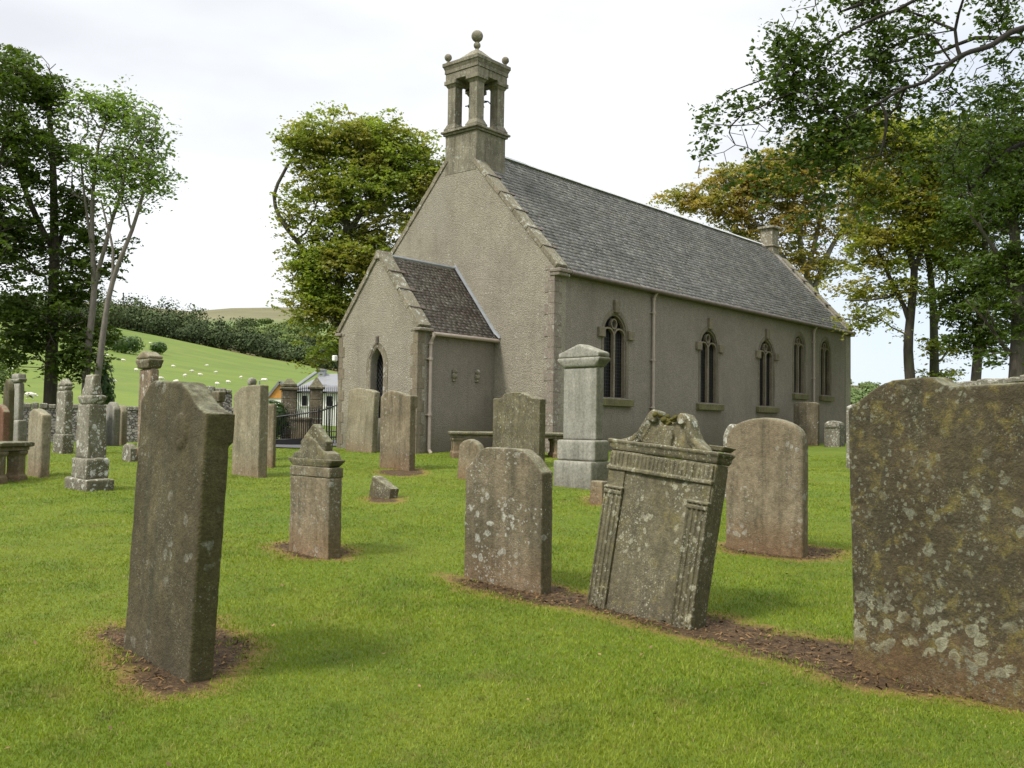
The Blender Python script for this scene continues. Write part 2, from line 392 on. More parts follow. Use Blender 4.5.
M_SILL = stone_mat('green_stained_sill', (.18, .165, .08), (.14, .13, .065), lichen=.1, moss_green=0, spot=8, stain=.3)
M_HARL_G = harl_mat('weathered_harling', (.315, .285, .225), (.215, .195, .155), .9)
M_HARL_S = harl_mat('brown_harling', (.255, .225, .19), (.20, .178, .15), .0, dark=(.10, .088, .068), streak=.4)
M_SLATE = slate_mat('grey_slate', (.105, .104, .10), (.21, .205, .195), .65)
M_SLATE_P = slate_mat('brown_slate', (.065, .05, .042), (.125, .10, .085), .35)
M_LEAD = plain('lead_flashing', (.25, .265, .28), .5, .15)
M_PIPE = plain('pink_painted_pipe', (.33, .275, .235), .5, .12, 9)
M_GUTTER = plain('dark_gutter', (.11, .09, .075), .6)
M_IRON = plain('black_iron', (.012, .012, .013), .45)
M_TAR = plain('grey_tarmac', (.10, .10, .105), .95, .15, 14, bump=.4)
M_WOOL = plain('cream_wool', (.62, .60, .52), .95, .1, 8)
M_WHITE = plain('white_render', (.72, .72, .69), .8, .06)
M_ORANGE = plain('ochre_timber', (.52, .24, .06), .7, .15)
M_HSLATE = slate_mat('house_slate', (.17, .18, .20), (.23, .24, .26), .1)
M_BARK_D = bark_mat('dark_bark', (.055, .047, .038), (.085, .075, .06))
M_BARK_N = bark_mat('near_black_bark', (.018, .016, .013), (.032, .028, .022), 0)
M_BARK_G = bark_mat('grey_beech_bark', (.13, .12, .10), (.21, .20, .17))
M_BARK_P = bark_mat('pale_beech_bark', (.20, .175, .155), (.13, .115, .10))
M_LEAF_DARK = leaf_mat('dark_beech_leaves', (.055, .09, .018), (.105, .155, .03), tr=.4)
M_LEAF_FRESH = leaf_mat('fresh_beech_leaves', (.13, .21, .05), (.20, .28, .075), tr=.45)
M_LEAF_MID = leaf_mat('green_beech_leaves', (.19, .27, .045), (.30, .36, .075), c_=(.29, .27, .07), tr=.45)
M_LEAF_GOLD = leaf_mat('golden_beech_leaves', (.33, .26, .085), (.42, .29, .10), c_=(.24, .26, .07), tr=.45)
M_LEAF_YG = leaf_mat('yellow_green_leaves', (.24, .30, .045), (.33, .36, .065), c_=(.31, .27, .07), tr=.45)
M_LEAF_NEAR = leaf_mat('near_beech_leaves', (.05, .085, .016), (.095, .145, .028), tr=.38)
M_BUSH = leaf_mat('bush_leaves', (.03, .07, .012), (.06, .11, .02), tr=.25)
def glass_mat():
    m = NT('dark_leaded_glass'); m.useobj(False)
    m.base((.006, .007, .008)); m.b.inputs['Roughness'].default_value = .3; m.b.inputs['Specular IOR Level'].default_value = .15
    m.bump(m.noise(6, 2, .5), .25, .05); return m.m
M_GLASS = glass_mat()
M_LEADCAME = plain('lead_cames', (.045, .045, .045), .6)
def rubble_mat():
    m = NT('rubble_masonry'); m.useobj(False)
    sp = m.n('ShaderNodeMapping'); sp.inputs['Scale'].default_value = (1, 1, 1.7); m.l(m.vec, sp.inputs[0])
    d = m.vor(6.5, vec=sp.outputs[0], feature='DISTANCE_TO_EDGE'); colr = m.vor(6.5, vec=sp.outputs[0], out='Color')
    c = m.mix(m.rng(colr, .2, .8), (.15, .14, .125), (.29, .265, .235))
    c = m.mix(m.rng(m.noise(9, 5, .7), .5, .62, 0, .75), c, (.42, .42, .38))
    c = m.mix(m.rng(d, 0, .07, .8, 0), c, (.08, .072, .06)); m.base(c)
    m.bump(m.rng(d, 0, .12), 1, .06); return m.m
M_RUBBLE = rubble_mat()

# ------------------------------------------------------------------ churchyard soil patches (bare earth under the stones)
def poly_px(pts): return np.array([[hit(x, y).x, hit(x, y).y] for x, y in pts])
SOIL = [poly_px([(84, 634), (104, 622), (150, 628), (215, 618), (262, 646), (243, 668), (214, 690), (160, 700), (118, 684), (100, 655)]),
        poly_px([(436, 574), (500, 580), (552, 585), (600, 598), (720, 616), (800, 636), (860, 645), (940, 660), (1060, 680),
                 (1130, 735), (1060, 722), (1024, 715), (940, 698), (862, 690), (790, 667), (700, 642), (600, 616), (540, 605), (470, 592)]),
        poly_px([(264, 545), (290, 541), (340, 545), (358, 551), (345, 560), (290, 559)]),
        poly_px([(716, 543), (760, 541), (812, 546), (848, 551), (838, 559), (800, 560), (724, 553)]),
        poly_px([(586, 497), (600, 494), (610, 497), (604, 506), (588, 505)]),
        poly_px([(362, 499), (372, 496), (402, 498), (400, 503), (372, 503)]),
        poly_px([(376, 470), (420, 468), (428, 474), (404, 477), (380, 475)])]
def seg_dist(px, py, poly):
    d = np.full(px.shape, 1e9); inside = np.zeros(px.shape, bool); n = len(poly)
    for i in range(n):
        x0, y0 = poly[i]; x1, y1 = poly[(i+1) % n]
        dx, dy = x1-x0, y1-y0; t = np.clip(((px-x0)*dx+(py-y0)*dy)/(dx*dx+dy*dy+1e-9), 0, 1)
        d = np.minimum(d, np.hypot(px-x0-t*dx, py-y0-t*dy))
        c = ((y0 > py) != (y1 > py)) & (px < (x1-x0)*(py-y0)/((y1-y0) if abs(y1-y0) > 1e-9 else 1e-9)+x0); inside ^= c
    return np.where(inside, d, -d)
def soil(x, y):
    """signed distance (m) into bare soil"""
    x = np.asarray(x, float); y = np.asarray(y, float); s = np.full(x.shape, -1.0)
    for p in SOIL:
        m = (x > p[:, 0].min()-1) & (x < p[:, 0].max()+1) & (y > p[:, 1].min()-1) & (y < p[:, 1].max()+1)
        if m.any():
            q = s[m]; s[m] = np.maximum(q, seg_dist(x[m], y[m], p))
    return s

# ------------------------------------------------------------------ ground sheets
def polar(name, radii, az, mat, attrs=None, label=None):
    rr, aa = np.meshgrid(radii, az, indexing='ij'); x = rr*np.sin(aa); y = rr*np.cos(aa); z = gz_np(x, y)
    nr, na = rr.shape; V = np.stack([x, y, z], -1).reshape(-1, 3)
    i = np.arange(nr-1)[:, None]*na; j = np.arange(na)[None, :]; jn = (j+1) % na
    Fc = np.stack([(i+j), (i+jn), (i+na+jn), (i+na+j)], -1).reshape(-1, 4)[:, ::-1]
    at_ = {'soil': soil(V[:, 0], V[:, 1])} if attrs else None
    o = np_mesh(name, V, Fc, mat, None, at_, smooth=True); o['kind'] = 'structure'
    if label: o['label'] = label
    return o
def lawn_mat():
    m = NT('mown_lawn'); m.useworld()
    a = m.n('ShaderNodeAttribute', attribute_name='soil')
    n0 = m.noise(.35, 4, .6); n1 = m.noise(1.6, 5, .65); n2 = m.noise(14, 4, .7); n3 = m.noise(90, 3, .7)
    g = m.mix(m.rng(n0, .35, .65), (.115, .17, .011), (.15, .195, .014))
    g = m.mix(m.rng(n1, .42, .7, 0, .6), g, (.065, .115, .010))
    g = m.mix(m.rng(m.noise(2.7, 4, .6), .6, .72, 0, .5), g, (.18, .165, .04))
    g = m.mix(m.rng(n3, .3, .7, .45, 0), g, (.05, .085, .008))
    e = m.mix(m.rng(n2, .35, .65), (.038, .024, .012), (.11, .066, .029))
    e = m.mix(m.rng(m.noise(40, 3, .7), .58, .66, 0, .7), e, (.17, .125, .07))
    sd = m.math('ADD', a.outputs['Fac'], m.rng(n1, .2, .8, -.16, .08)); sd = m.math('ADD', sd, m.rng(n2, .2, .8, -.08, .08))
    tan = m.mix(m.rng(n2, .35, .65), (.15, .12, .03), (.26, .165, .05))
    c = m.mix(m.rng(sd, -.20, -.02), g, tan); c = m.mix(m.rng(sd, -.03, .05), c, e)
    m.base(c); h = m.math('ADD', n3, m.math('MULTIPLY', n2, .8)); m.bump(h, .8, .03); return m.m
def field_mat():
    m = NT('sheep_pasture'); m.useworld(); n1 = m.noise(.03, 5, .6); n2 = m.noise(.3, 5, .7)
    c = m.mix(m.rng(n1, .35, .65), (.095, .145, .016), (.125, .168, .022))
    c = m.mix(m.rng(n2, .5, .75, 0, .45), c, (.10, .15, .03)); c = m.mix(m.rng(m.noise(.055, 6, .7), .46, .62, 0, .6), c, (.078, .115, .018)); c = m.mix(m.rng(m.noise(.12, 5, .7), .58, .68, 0, .5), c, (.16, .165, .045))
    m.base(c); m.bump(n2, .5, .5); return m.m
def hill_mat():
    m = NT('moor_and_rough_grazing'); m.useworld(); n1 = m.noise(.012, 6, .65); n2 = m.noise(.05, 6, .7)
    sep = m.n('ShaderNodeSeparateXYZ'); m.l(m.vec, sep.inputs[0])
    v = m.n('ShaderNodeVectorMath', operation='LENGTH'); m.l(m.vec, v.inputs[0])
    d = m.math('ADD', v.outputs['Value'], m.rng(n1, .2, .8, -60, 60))
    g = m.mix(m.rng(n2, .4, .6), (.13, .175, .045), (.085, .125, .035))
    moor = m.mix(m.rng(n1, .35, .65), (.15, .14, .07), (.11, .105, .05))
    rim = m.mix(m.rng(n2, .4, .6), (.13, .12, .04), (.10, .075, .035))
    c = m.mix(m.rng(d, 560, 600), rim, g); c = m.mix(m.rng(d, 1050, 1150), c, moor)
    m.base(c); return m.m
az = np.radians(np.unique(np.concatenate([np.arange(-180, 180, 4.0), np.arange(-44, 44, .33)])))
r_lawn = np.concatenate([[.05, .5, 1.0, 1.5], np.geomspace(2, 44, 210)])
r_field = np.geomspace(44, 452, 90); r_hill = np.geomspace(452, 5000, 110)
polar('ground', r_lawn, az, lawn_mat(), True)
polar('field', r_field, az, field_mat())
polar('hills', r_hill, az, hill_mat())

# ------------------------------------------------------------------ the church
K = 1.2
HEAD = R(40.346); CX, CY = .987*K, 23.0*K
LEN, WID = 18.581*K, 6.452*K
ZE, ZA = 3.925*K+EYE, 7.46*K+EYE
PL, V1, V2 = 2.685*K, 1.873*K, 4.665*K
ZP, ZPA = 2.322*K+EYE, 4.103*K+EYE
ZB = gz(CX, CY)-.5                                        # walls start below the turf
# church axes: local +x runs along the long wall (away), local +y from the near corner towards the far gable corner
CH = empty('church', (CX, CY, 0), (0, 0, math.pi/2-HEAD))
tag(CH, 'small harled stone church with slate roof, open belfry and gabled porch', 'church')
cM = Matrix.Translation((CX, CY, 0)) @ Matrix.Rotation(math.pi/2-HEAD, 4, 'Z'); cI = cM.inverted()
def on_plane(px, py, axis, val):
    """point of the ray in church coordinates where local axis == val"""
    o = cI @ Vector((0, 0, EYE)); d = cI.to_3x3() @ ray(px, py); t = (val-o[axis])/d[axis]; return o+d*t
def zcol(u, v, py):
    """height at which the vertical through (u,v) crosses pixel row py"""
    p = cM @ Vector((u, v, 0)); lo, hi = -5, 30
    for _ in range(50):
        mid = (lo+hi)/2; q = Vector((p.x, p.y, mid-EYE)); y = 384-F_PX*q.dot(cu)/q.dot(fw)
        if y > py: lo = mid
        else: hi = mid
    return lo
TH = .62                                                  # wall thickness
def arch_pts(c, w_, z0, zsp, zt, n=9):
    """outline of a pointed opening, starting bottom left"""
    h = zt-zsp; a = w_/2; Rr = (a*a+h*h)/(2*a); pts = [(c-a, z0)]
    th = math.asin(min(1, h/Rr))
    for i in range(n+1):
        t = th*i/n; pts.append((c-a+Rr-Rr*math.cos(t), zsp+Rr*math.sin(t)))
    for i in range(n-1, -1, -1):
        t = th*i/n; pts.append((c+a-Rr+Rr*math.cos(t), zsp+Rr*math.sin(t)))
    pts.append((c+a, z0)); return pts
US = [(2.577*K, 1.22, .756*K+EYE, 2.929*K+EYE, True), (7.521*K, 1.22, .756*K+EYE, 2.929*K+EYE, True), (11.355*K, 1.22, .756*K+EYE, 2.929*K+EYE, True),
      (13.909*K, 1.05, 1.269*K+EYE, 3.289*K+EYE, False), (16.193*K, 1.05, 1.269*K+EYE, 3.289*K+EYE, False)]
slope = (ZA-ZE)/(WID/2)
DR = .14                                                  # slates lie this far below the coping line
# long wall near side (y from 0 to TH) with five openings
bm = bmesh.new(); box(bm, .02, LEN-.02, 0, TH, ZB, ZE-.04); near = obj('side_wall', bm, M_HARL_S, CH)
cutters = []
for c, w_, z0, zt, big in US:
    bm = bmesh.new(); prism(bm, arch_pts(c, w_, z0, zt-.66*w_/1.22, zt), -1, TH+1); cutters.append(obj('c', bm, None, CH))
bpy.context.view_layer.update(); cut(near, cutters)
bm = bmesh.new(); box(bm, .02, LEN-.02, WID-TH, WID, ZB, ZE-.04); obj('side_wall', bm, M_HARL_S, CH)
def gable(u0_, u1_, y0, y1, ze, za, zb):
    """a gable wall standing across the building between u0_ and u1_"""
    b = bmesh.new(); m_ = (y0+y1)/2
    P = [(y0, zb), (y1, zb), (y1, ze-.06), (m_, za-.06), (y0, ze-.06)]
    a = [b.verts.new((u0_, y, z)) for y, z in P]; c = [b.verts.new((u1_, y, z)) for y, z in P]
    b.faces.new(a); b.faces.new(c[::-1])
    for i in range(5): b.faces.new([a[i], c[i], c[(i+1) % 5], a[(i+1) % 5]])
    return b
obj('gable_wall', gable(-.025, TH-.1, -.012, WID+.012, ZE, ZA, ZB), M_HARL_G, CH)
obj('gable_wall', gable(LEN-TH, LEN+.02, -.012, WID+.012, ZE, ZA, ZB), M_HARL_G, CH)
# quoin strip at the near corner and the porch corners
def quoins(par, u, v, z0, z1, su, sv, wd=.28, mat=None):
    b = bmesh.new(); z = z0; k = 0
    while z < z1:
        h = min(.32, z1-z)
        lu, lv = (wd*1.25, wd*.8) if k % 2 else (wd*.8, wd*1.25)
        box(b, min(u-su*.012, u+su*lu), max(u-su*.012, u+su*lu), min(v-sv*.012, v+sv*lv), max(v-sv*.012, v+sv*lv), z, z+h-.006, .004); z += h; k += 1
    return obj('quoins', b, mat or M_QUOIN, par)
quoins(CH, -.03, -.014, ZB, ZE-.1, 1, 1)
# slates, one shallow wedge each, in overlapping courses
def slates(name, parent, ua, ub, v0, z0, v1, z1, mat, ex=.185, wd=.23, seed=1):
    rg = np.random.default_rng(seed); Ls = math.hypot(v1-v0, z1-z0); dv, dz = (v1-v0)/Ls, (z1-z0)/Ls
    nv, nz_ = -dz, dv
    if nz_ < 0: nv, nz_ = -nv, -nz_
    V = []; Fc = []; n = int(Ls/ex)+1; ex = Ls/n
    for i in range(n):
        u = ua-(rg.random()*.5)*wd
        ww = wd*(1.25-.45*i/n)
        while u < ub:
            w1 = ww*rg.uniform(.75, 1.3); a, b = max(u, ua), min(u+w1-.007, ub)
            u += w1
            if b-a < .03: continue
            s0 = i*ex+rg.normal(0, .006); s1 = min(s0+ex*1.25, Ls); l0 = .034+rg.uniform(-.006, .012); l1 = .008
            t = rg.normal(0, .004)
            q = [(a, s0, 0), (b, s0, 0), (b, s1, 0), (a, s1, 0), (a, s0, l0+t), (b, s0, l0-t), (b, s1, l1-t), (a, s1, l1+t)]
            k = len(V); V += [(x, v0+dv*s+nv*h, z0+dz*s+nz_*h) for x, s, h in q]
            Fc += [(k+4, k+5, k+6, k+7), (k, k+1, k+5, k+4), (k, k+4, k+7, k+3), (k+1, k+2, k+6, k+5)]
    return np_mesh(name, V, Fc, mat, parent)
RO = .16
ev, ez = -RO, ZE-RO*slope-DR+.06
o_r = slates('roof', CH, TH-.12, LEN-TH+.02, ev, ez, WID/2, ZA-DR+.0, M_SLATE, seed=2)
slates('roof', CH, TH-.12, LEN-TH+.02, WID+RO, ez, WID/2, ZA-DR+.0, M_SLATE, ex=.3, wd=.4, seed=3)
bm = bmesh.new(); P = [(ev+.02, ez-.05), (WID/2, ZA-DR-.05), (WID-ev-.02, ez-.05), (WID/2, ZA-DR-.16-.05)]
a = [bm.verts.new((TH-.12, y, z)) for y, z in P]; b_ = [bm.verts.new((LEN-TH, y, z)) for y, z in P]
for i in range(4): bm.faces.new([a[i], a[(i+1) % 4], b_[(i+1) % 4], b_[i]])
obj('roof_boarding', bm, M_GUTTER, CH)
bm = bmesh.new(); Mr = Matrix.Rotation(0, 4, 'X')
for i in range(20):
    x0 = 1.3+(LEN-2.3)*i/20; x1 = 1.3+(LEN-2.3)*(i+1)/20-.012
    vs = prism(bm, [(-.13, -.03), (0, .075), (.13, -.03), (0, .03)], x0, x1)
    for v in vs: v.co = Vector((v.co.y, WID/2+v.co.x, ZA-DR+.045+v.co.z+.004*math.sin(i*2.1)))
obj('ridge', bm, plain('pale_lead_ridge', (.42, .43, .44), .5, .15), CH)
# coping stones up the rakes, each slab lapped over the next with a slate tucked under it
def coping(par, ua, ub, v0, z0, v1, z1, n, thick, mat, inner=1, ledge=True, seed=0):
    rg = random.Random(seed); Ls = math.hypot(v1-v0, z1-z0); ang = math.atan2(z1-z0, v1-v0)
    b = bmesh.new(); leds = []
    for i in range(n):
        led = bmesh.new()
        s0 = Ls*i/n; s1 = Ls*(i+1)/n-.008; Mt = Matrix.Translation((0, v0, z0)) @ Matrix.Rotation(ang, 4, 'X')
        up = 1 if abs(ang) < math.pi/2 else -1
        a0, a1 = (-thick*.55, thick*.45) if up > 0 else (-thick*.45, thick*.55)
        tl = Matrix.Translation((0, s0, 0)) @ Matrix.Rotation(-up*.012, 4, 'X') @ Matrix.Translation((0, -s0, rg.uniform(-.006, .006)))
        box(b, ua+rg.uniform(-.006, .006), ub, s0, s1, a0, a1, .012, Mt @ tl)
        if ledge and i > 0:
            e0, e1 = (ub-.02, ub+.14) if inner > 0 else (ua-.14, ua+.02)
            box(led, e0, e1, s0-.06, s0+.05, (thick*.45 if up > 0 else -thick*.45-.03)-.03, (thick*.45+.025 if up > 0 else -thick*.45+.0), 0, Mt)
            leds.append(led); box(led, ua+.02, ub-.02, s0-.035, s0-.001, (thick*.45-.01 if up > 0 else -thick*.45-.015), (thick*.45+.018 if up > 0 else -thick*.45+.01), 0, Mt)
    o = obj('coping', b, mat, par)
    for q in leds: obj('slate_tuck', q, M_GUTTER, par)
    return o
CB = .67
for ua, ub, inn, sd_ in ((-.06, .42, 1, 1), (LEN-.42, LEN+.05, -1, 5)):
    coping(CH, ua, ub, -.10, ZE-.10*slope, WID/2-.66, ZA-.66*slope, 6, .15, M_COPING, inn, True, sd_)
    coping(CH, ua, ub, WID+.10, ZE-.10*slope, WID/2+.5, ZA-.5*slope, 6, .15, M_COPING, inn, False, sd_+1)
for ua, ub in ((-.09, .5), (LEN-.5, LEN+.08)):            # skewputts at the foot of the rakes
    for y0, y1 in ((-.26, .14), (WID-.14, WID+.26)):
        bm = bmesh.new(); box(bm, ua, ub, y0, y1, ZE-.30, ZE-.19, .02); box(bm, ua+.02, ub-.02, y0+.05, y1, ZE-.40, ZE-.298, .02)
        obj('skewputt', bm, M_QUOIN, CH)
for u_, s_ in ((.42, 1), (LEN-.42, -1)):                   # lead strip beside the copings
    bm = bmesh.new(); vs = []
    for i in range(2):
        v_ = (0 if i == 0 else WID/2-.5); z_ = ZE+v_*slope-DR+.05
        vs += [bm.verts.new((u_, v_, z_+.06)), bm.verts.new((u_+s_*.11, v_, z_))]
    bm.faces.new([vs[0], vs[1], vs[3], vs[2]]); obj('flashing', bm, M_LEAD, CH)
# gutter, wall head band
bm = bmesh.new()
tube(bm, [(.5, -RO-.07, ez-.02), (LEN-.42, -RO-.07, ez-.02)], .065, 10)
box(bm, .3, LEN-.3, -.16, .02, ZE-.33, ZE-.24, .01)
obj('gutter', bm, M_GUTTER, CH)
# downpipes
def downpipe(par, p, z0, z1, out, mat=M_PIPE, swan=.1):
    """p: wall position (x,y); out: unit vector away from wall"""
    b = bmesh.new(); ox, oy = out; q = (p[0]+ox*.08, p[1]+oy*.08)
    tube(b, [(q[0]+ox*.12, q[1]+oy*.12, z1+.02), (q[0]+ox*.11, q[1]+oy*.11, z1-.08), (q[0], q[1], z1-.25), (q[0], q[1], z0)], .048, 10)
    z = z1-.75
    lathe(b, [(.07, z1-.30), (.07, z1-.24)], q[0], q[1], 10)
    while z > z0+.4: lathe(b, [(.064, z), (.068, z+.02), (.064, z+.09)], q[0], q[1], 10); box(b, q[0]-.1 if oy else min(p[0], q[0]), q[0]+.1 if oy else max(p[0], q[0]), min(p[1], q[1]) if oy else q[1]-.1, max(p[1], q[1]) if oy else q[1]+.1, z+.02, z+.06); z -= 1.55
    tube(b, [(q[0], q[1], z0+.02), (q[0]+ox*.1, q[1]+oy*.1, z0-.07)], .052, 10)
    return obj('downpipe', b, mat, par)
for px in (653.5, 814):
    u_ = on_plane(px, 350, 1, -.08).x; downpipe(CH, (u_, 0), gz(*(cM@Vector((u_, 0, 0))).xy)+.05, ez, (0, -1))
# windows
def window(par, c, w_, z0, zt, big):
    W = bpy.data.objects.new('window', None)
    b = bmesh.new(); zs = zt-.66*w_/1.22
    sweep(b, arch_pts(c, w_-.04, z0, zs, zt-.03, 10), .05, .035, .15)                  # frame against the reveal
    f = obj('window', b, M_DRESS, par)
    b = bmesh.new(); hw = w_/2
    box(b, c-.045, c+.045, .03, .14, z0, zs+.0)
    for s_ in (-1, 1): sweep(b, arch_pts(c+s_*hw/2, hw-.01, zs-.3, zs-.08, zs+.20, 6)[1:-1], .05, .034, .135)
    sweep(b, [(c+.115*math.cos(t)*w_, zs+.34*w_/1.22+.125*math.sin(t)*w_) for t in np.linspace(0, 2*math.pi, 14)[:-1]], .04, .034, .13, True)
    obj('tracery', b, M_DRESS, f)
    b = bmesh.new(); prism(b, arch_pts(c, w_+.02, z0-.01, zs, zt+.01, 10), .16, .18); obj('glass', b, M_GLASS, f)
    b = bmesh.new(); d = w_/9
    for i in range(1, 24):
        z = z0+i*(zt-z0)/24
        if z < zs: box(b, c-hw, c+hw, .146, .157, z-.006, z+.006)
    for i in range(-3, 4):
        if i: box(b, c+i*w_/8-.005, c+i*w_/8+.005, .147, .158, z0, zs+.2)
    obj('lattice', b, M_LEADCAME, f)
    b = bmesh.new(); sweep(b, arch_pts(c, w_+.14, z0, zs, zt+.09, 10), .13, -.012, .07); obj('surround', b, M_SURR, f)
    if big:
        b = bmesh.new(); box(b, c-.13, c+.13, -.10, .06, zt+.02, zt+.42, .015)
        obj('keystone', b, M_DRESS, f)
        for s_ in (-1, 1):
            b = bmesh.new(); x0, x1 = sorted((c+s_*(hw+.03), c+s_*(hw+.36))); box(b, x0, x1, -.10, .06, zs-.12, zs+.18, .015); obj('springer_block', b, M_DRESS, f)
    b = bmesh.new(); e = .30 if big else .16
    vs = box(b, c-hw-e, c+hw+e, -.14, .26, z0-.27, z0, .012)
    for v in vs:
        if v.co.y < 0 and v.co.z > z0-.1: v.co.z -= .05
    obj('sill', b, M_SILL, f)
for a_ in US: window(CH, *a_)

# porch
PO = bpy.data.objects.new('porch', None); COL.objects.link(PO); PO.parent = CH
pm = (V1+V2)/2; psl = (ZPA-ZP)/((V2-V1)/2)
def gable_front():
    b = gable(-PL, -PL+.45, V1, V2, ZP, ZPA, ZB); return obj('porch_wall', b, M_HARL_G, PO)
gf = gable_front()
pw0 = on_plane(370.3, 400, 0, -PL).y; pw1 = on_plane(382.7, 400, 0, -PL).y; pc = (pw0+pw1)/2; pw = abs(pw1-pw0)
pzt = zcol(-PL, pc, 348); pz0 = zcol(-PL, pc, 418)
def yswap(o):                                             # turn a shape built along x so that it faces the porch front
    me = o.data
    for v in me.vertices: v.co = Vector((-PL+v.co.y, v.co.x, v.co.z))
    me.flip_normals(); me.update()
    return o
bm = bmesh.new(); prism(bm, arch_pts(pc, pw, pz0, pzt-.5, pzt), -1, 1); cc = yswap(obj('c', bm, None, CH))
bpy.context.view_layer.update(); cut(gf, [cc])
bm = bmesh.new(); sweep(bm, arch_pts(pc, pw+.2, pz0, pzt-.5, pzt+.1), .18, -.014, .06); sw = yswap(obj('lancet_surround', bm, M_COPING, PO))
bm = bmesh.new(); prism(bm, arch_pts(pc, pw+.01, pz0, pzt-.5, pzt), .24, .26); yswap(obj('lancet_glass', bm, M_GLASS, PO))
bm = bmesh.new()
for k in range(-12, 16):
    for s_ in (-1, 1):
        x0 = pc-pw/2; z_ = pz0+k*.16; pts = []
        for xx in (0, pw):
            pts.append((x0+xx, z_+(xx if s_ > 0 else pw-xx)*1.4))
        if min(p[1] for p in pts) > pz0 and max(p[1] for p in pts) < pzt-.12:
            sweep(bm, pts, .011, .222, .236)
yswap(obj('lancet_lattice', bm, M_LEADCAME, PO))
bm = bmesh.new(); box(bm, pc-.05, pc+.05, -.05, .05, pzt+.12, pzt+.34, .01)
tube(bm, [(pc-.02, -.06, pzt+.3), (pc-.05, -.09, pzt+.12), (pc+.12, -.05, pzt+.02), (pc+.3, -.04, pzt-.3)], .012, 5)
yswap(obj('lancet_bracket', bm, M_GUTTER, PO))
bm = bmesh.new(); box(bm, -PL+.45, -.03, V1+.004, V1+.4, ZB, ZP-.05); box(bm, -PL+.45, -.03, V2-.4, V2-.004, ZB, ZP-.05)
obj('porch_side_wall', bm, M_HARL_S, PO)
quoins(PO, -PL, V1, ZB, ZP-.15, 1, 1, .22, M_DRESS); quoins(PO, -PL, V2, ZB, ZP-.15, 1, -1, .2, M_DRESS)
slates('porch_roof', PO, -PL+.40, -.03, V1-.12, ZP-.12*psl-.06, pm, ZPA-.10, M_SLATE_P, ex=.125, wd=.17, seed=5)
slates('porch_roof', PO, -PL+.40, -.03, V2+.12, ZP-.12*psl-.06, pm, ZPA-.10, M_SLATE_P, ex=.25, wd=.3, seed=6)
coping(PO, -PL-.05, -PL+.42, V1-.06, ZP-.06*psl, pm-.04, ZPA-.04*psl, 4, .13, M_COPING, 1, True, 9)
coping(PO, -PL-.05, -PL+.42, V2+.06, ZP-.06*psl, pm+.04, ZPA-.04*psl, 4, .13, M_COPING, 1, False, 11)
bm = bmesh.new(); prism(bm, [(-.17, -.2), (.17, -.2), (.06, .04), (-.06, .04)], -.06, .44)
for v in bm.verts: v.co = Vector((-PL+v.co.y, pm+v.co.x, ZPA+.02+v.co.z))
obj('apex_stone', bm, M_COPING, PO)
for y0, y1 in ((V1-.15, V1+.12), (V2-.12, V2+.15)):
    bm = bmesh.new(); box(bm, -PL-.07, -PL+.5, y0, y1, ZP-.21, ZP-.12, .02); obj('porch_skewputt', bm, M_QUOIN, PO)
bm = bmesh.new(); tube(bm, [(-PL+.45, V1-.17, ZP-.17*psl-.05), (-.02, V1-.17, ZP-.17*psl-.05)], .055, 8)
box(bm, -PL+.46, -.04, V1-.11, V1+.002, ZP-.30, ZP-.20); obj('porch_gutter', bm, M_PIPE, PO)
bm = bmesh.new()                                          # lead along the porch ridge and down the church wall
tube(bm, [(-PL+.4, pm, ZPA-.04), (-.03, pm, ZPA-.04)], .05, 6)
for s_, vv in ((-1, V1), (1, V2)):
    a0 = Vector((-.035, pm, ZPA-.0)); a1 = Vector((-.035, vv+s_*.02, ZP-.02)); a2 = Vector((-.035, vv+s_*.24, ZP-.20))
    for p, q in ((a0, a1), (a1, a2)):
        vs = [bm.verts.new(p), bm.verts.new(q), bm.verts.new(q+Vector((0, 0, .10))), bm.verts.new(p+Vector((0, 0, .10)))]; bm.faces.new(vs)
        vs = [bm.verts.new(p+Vector((0, 0, .03))), bm.verts.new(q+Vector((0, 0, .03))), bm.verts.new(q+Vector((-.07, 0, 0))), bm.verts.new(p+Vector((-.07, 0, 0)))]; bm.faces.new(vs)
obj('porch_flashing', bm, M_LEAD, PO)
u_ = on_plane(430, 390, 1, V1-.08).x; downpipe(PO, (u_, V1), gz(*(cM@Vector((u_, V1, 0))).xy)+.06, ZP-.26, (0, -1))
downpipe(PO, (-PL+.25, V2), gz(*(cM@Vector((-PL, V2, 0))).xy)+.1, ZP-.2, (0, 1), M_IRON)
bm = bmesh.new(); box(bm, -PL-.16, -PL-.02, V2+.02, V2+.14, ZP-.95, ZP-.78, .02); obj('security_lamp', bm, M_WHITE, PO)
for px, py in ((453.5, 374), (476.5, 375)):               # two little carved heads
    p = on_plane(px, py, 1, V1); b = bmesh.new()
    sphere(b, (p.x, V1-.03, p.z+.08), .085, 10); sphere(b, (p.x, V1-.02, p.z-.06), .095, 10); box(b, p.x-.06, p.x+.06, V1-.05, V1+.02, p.z-.22, p.z-.1, .02)
    sphere(b, (p.x, V1-.11, p.z+.07), .025, 6)
    obj('carved_head', b, M_COPING, PO)

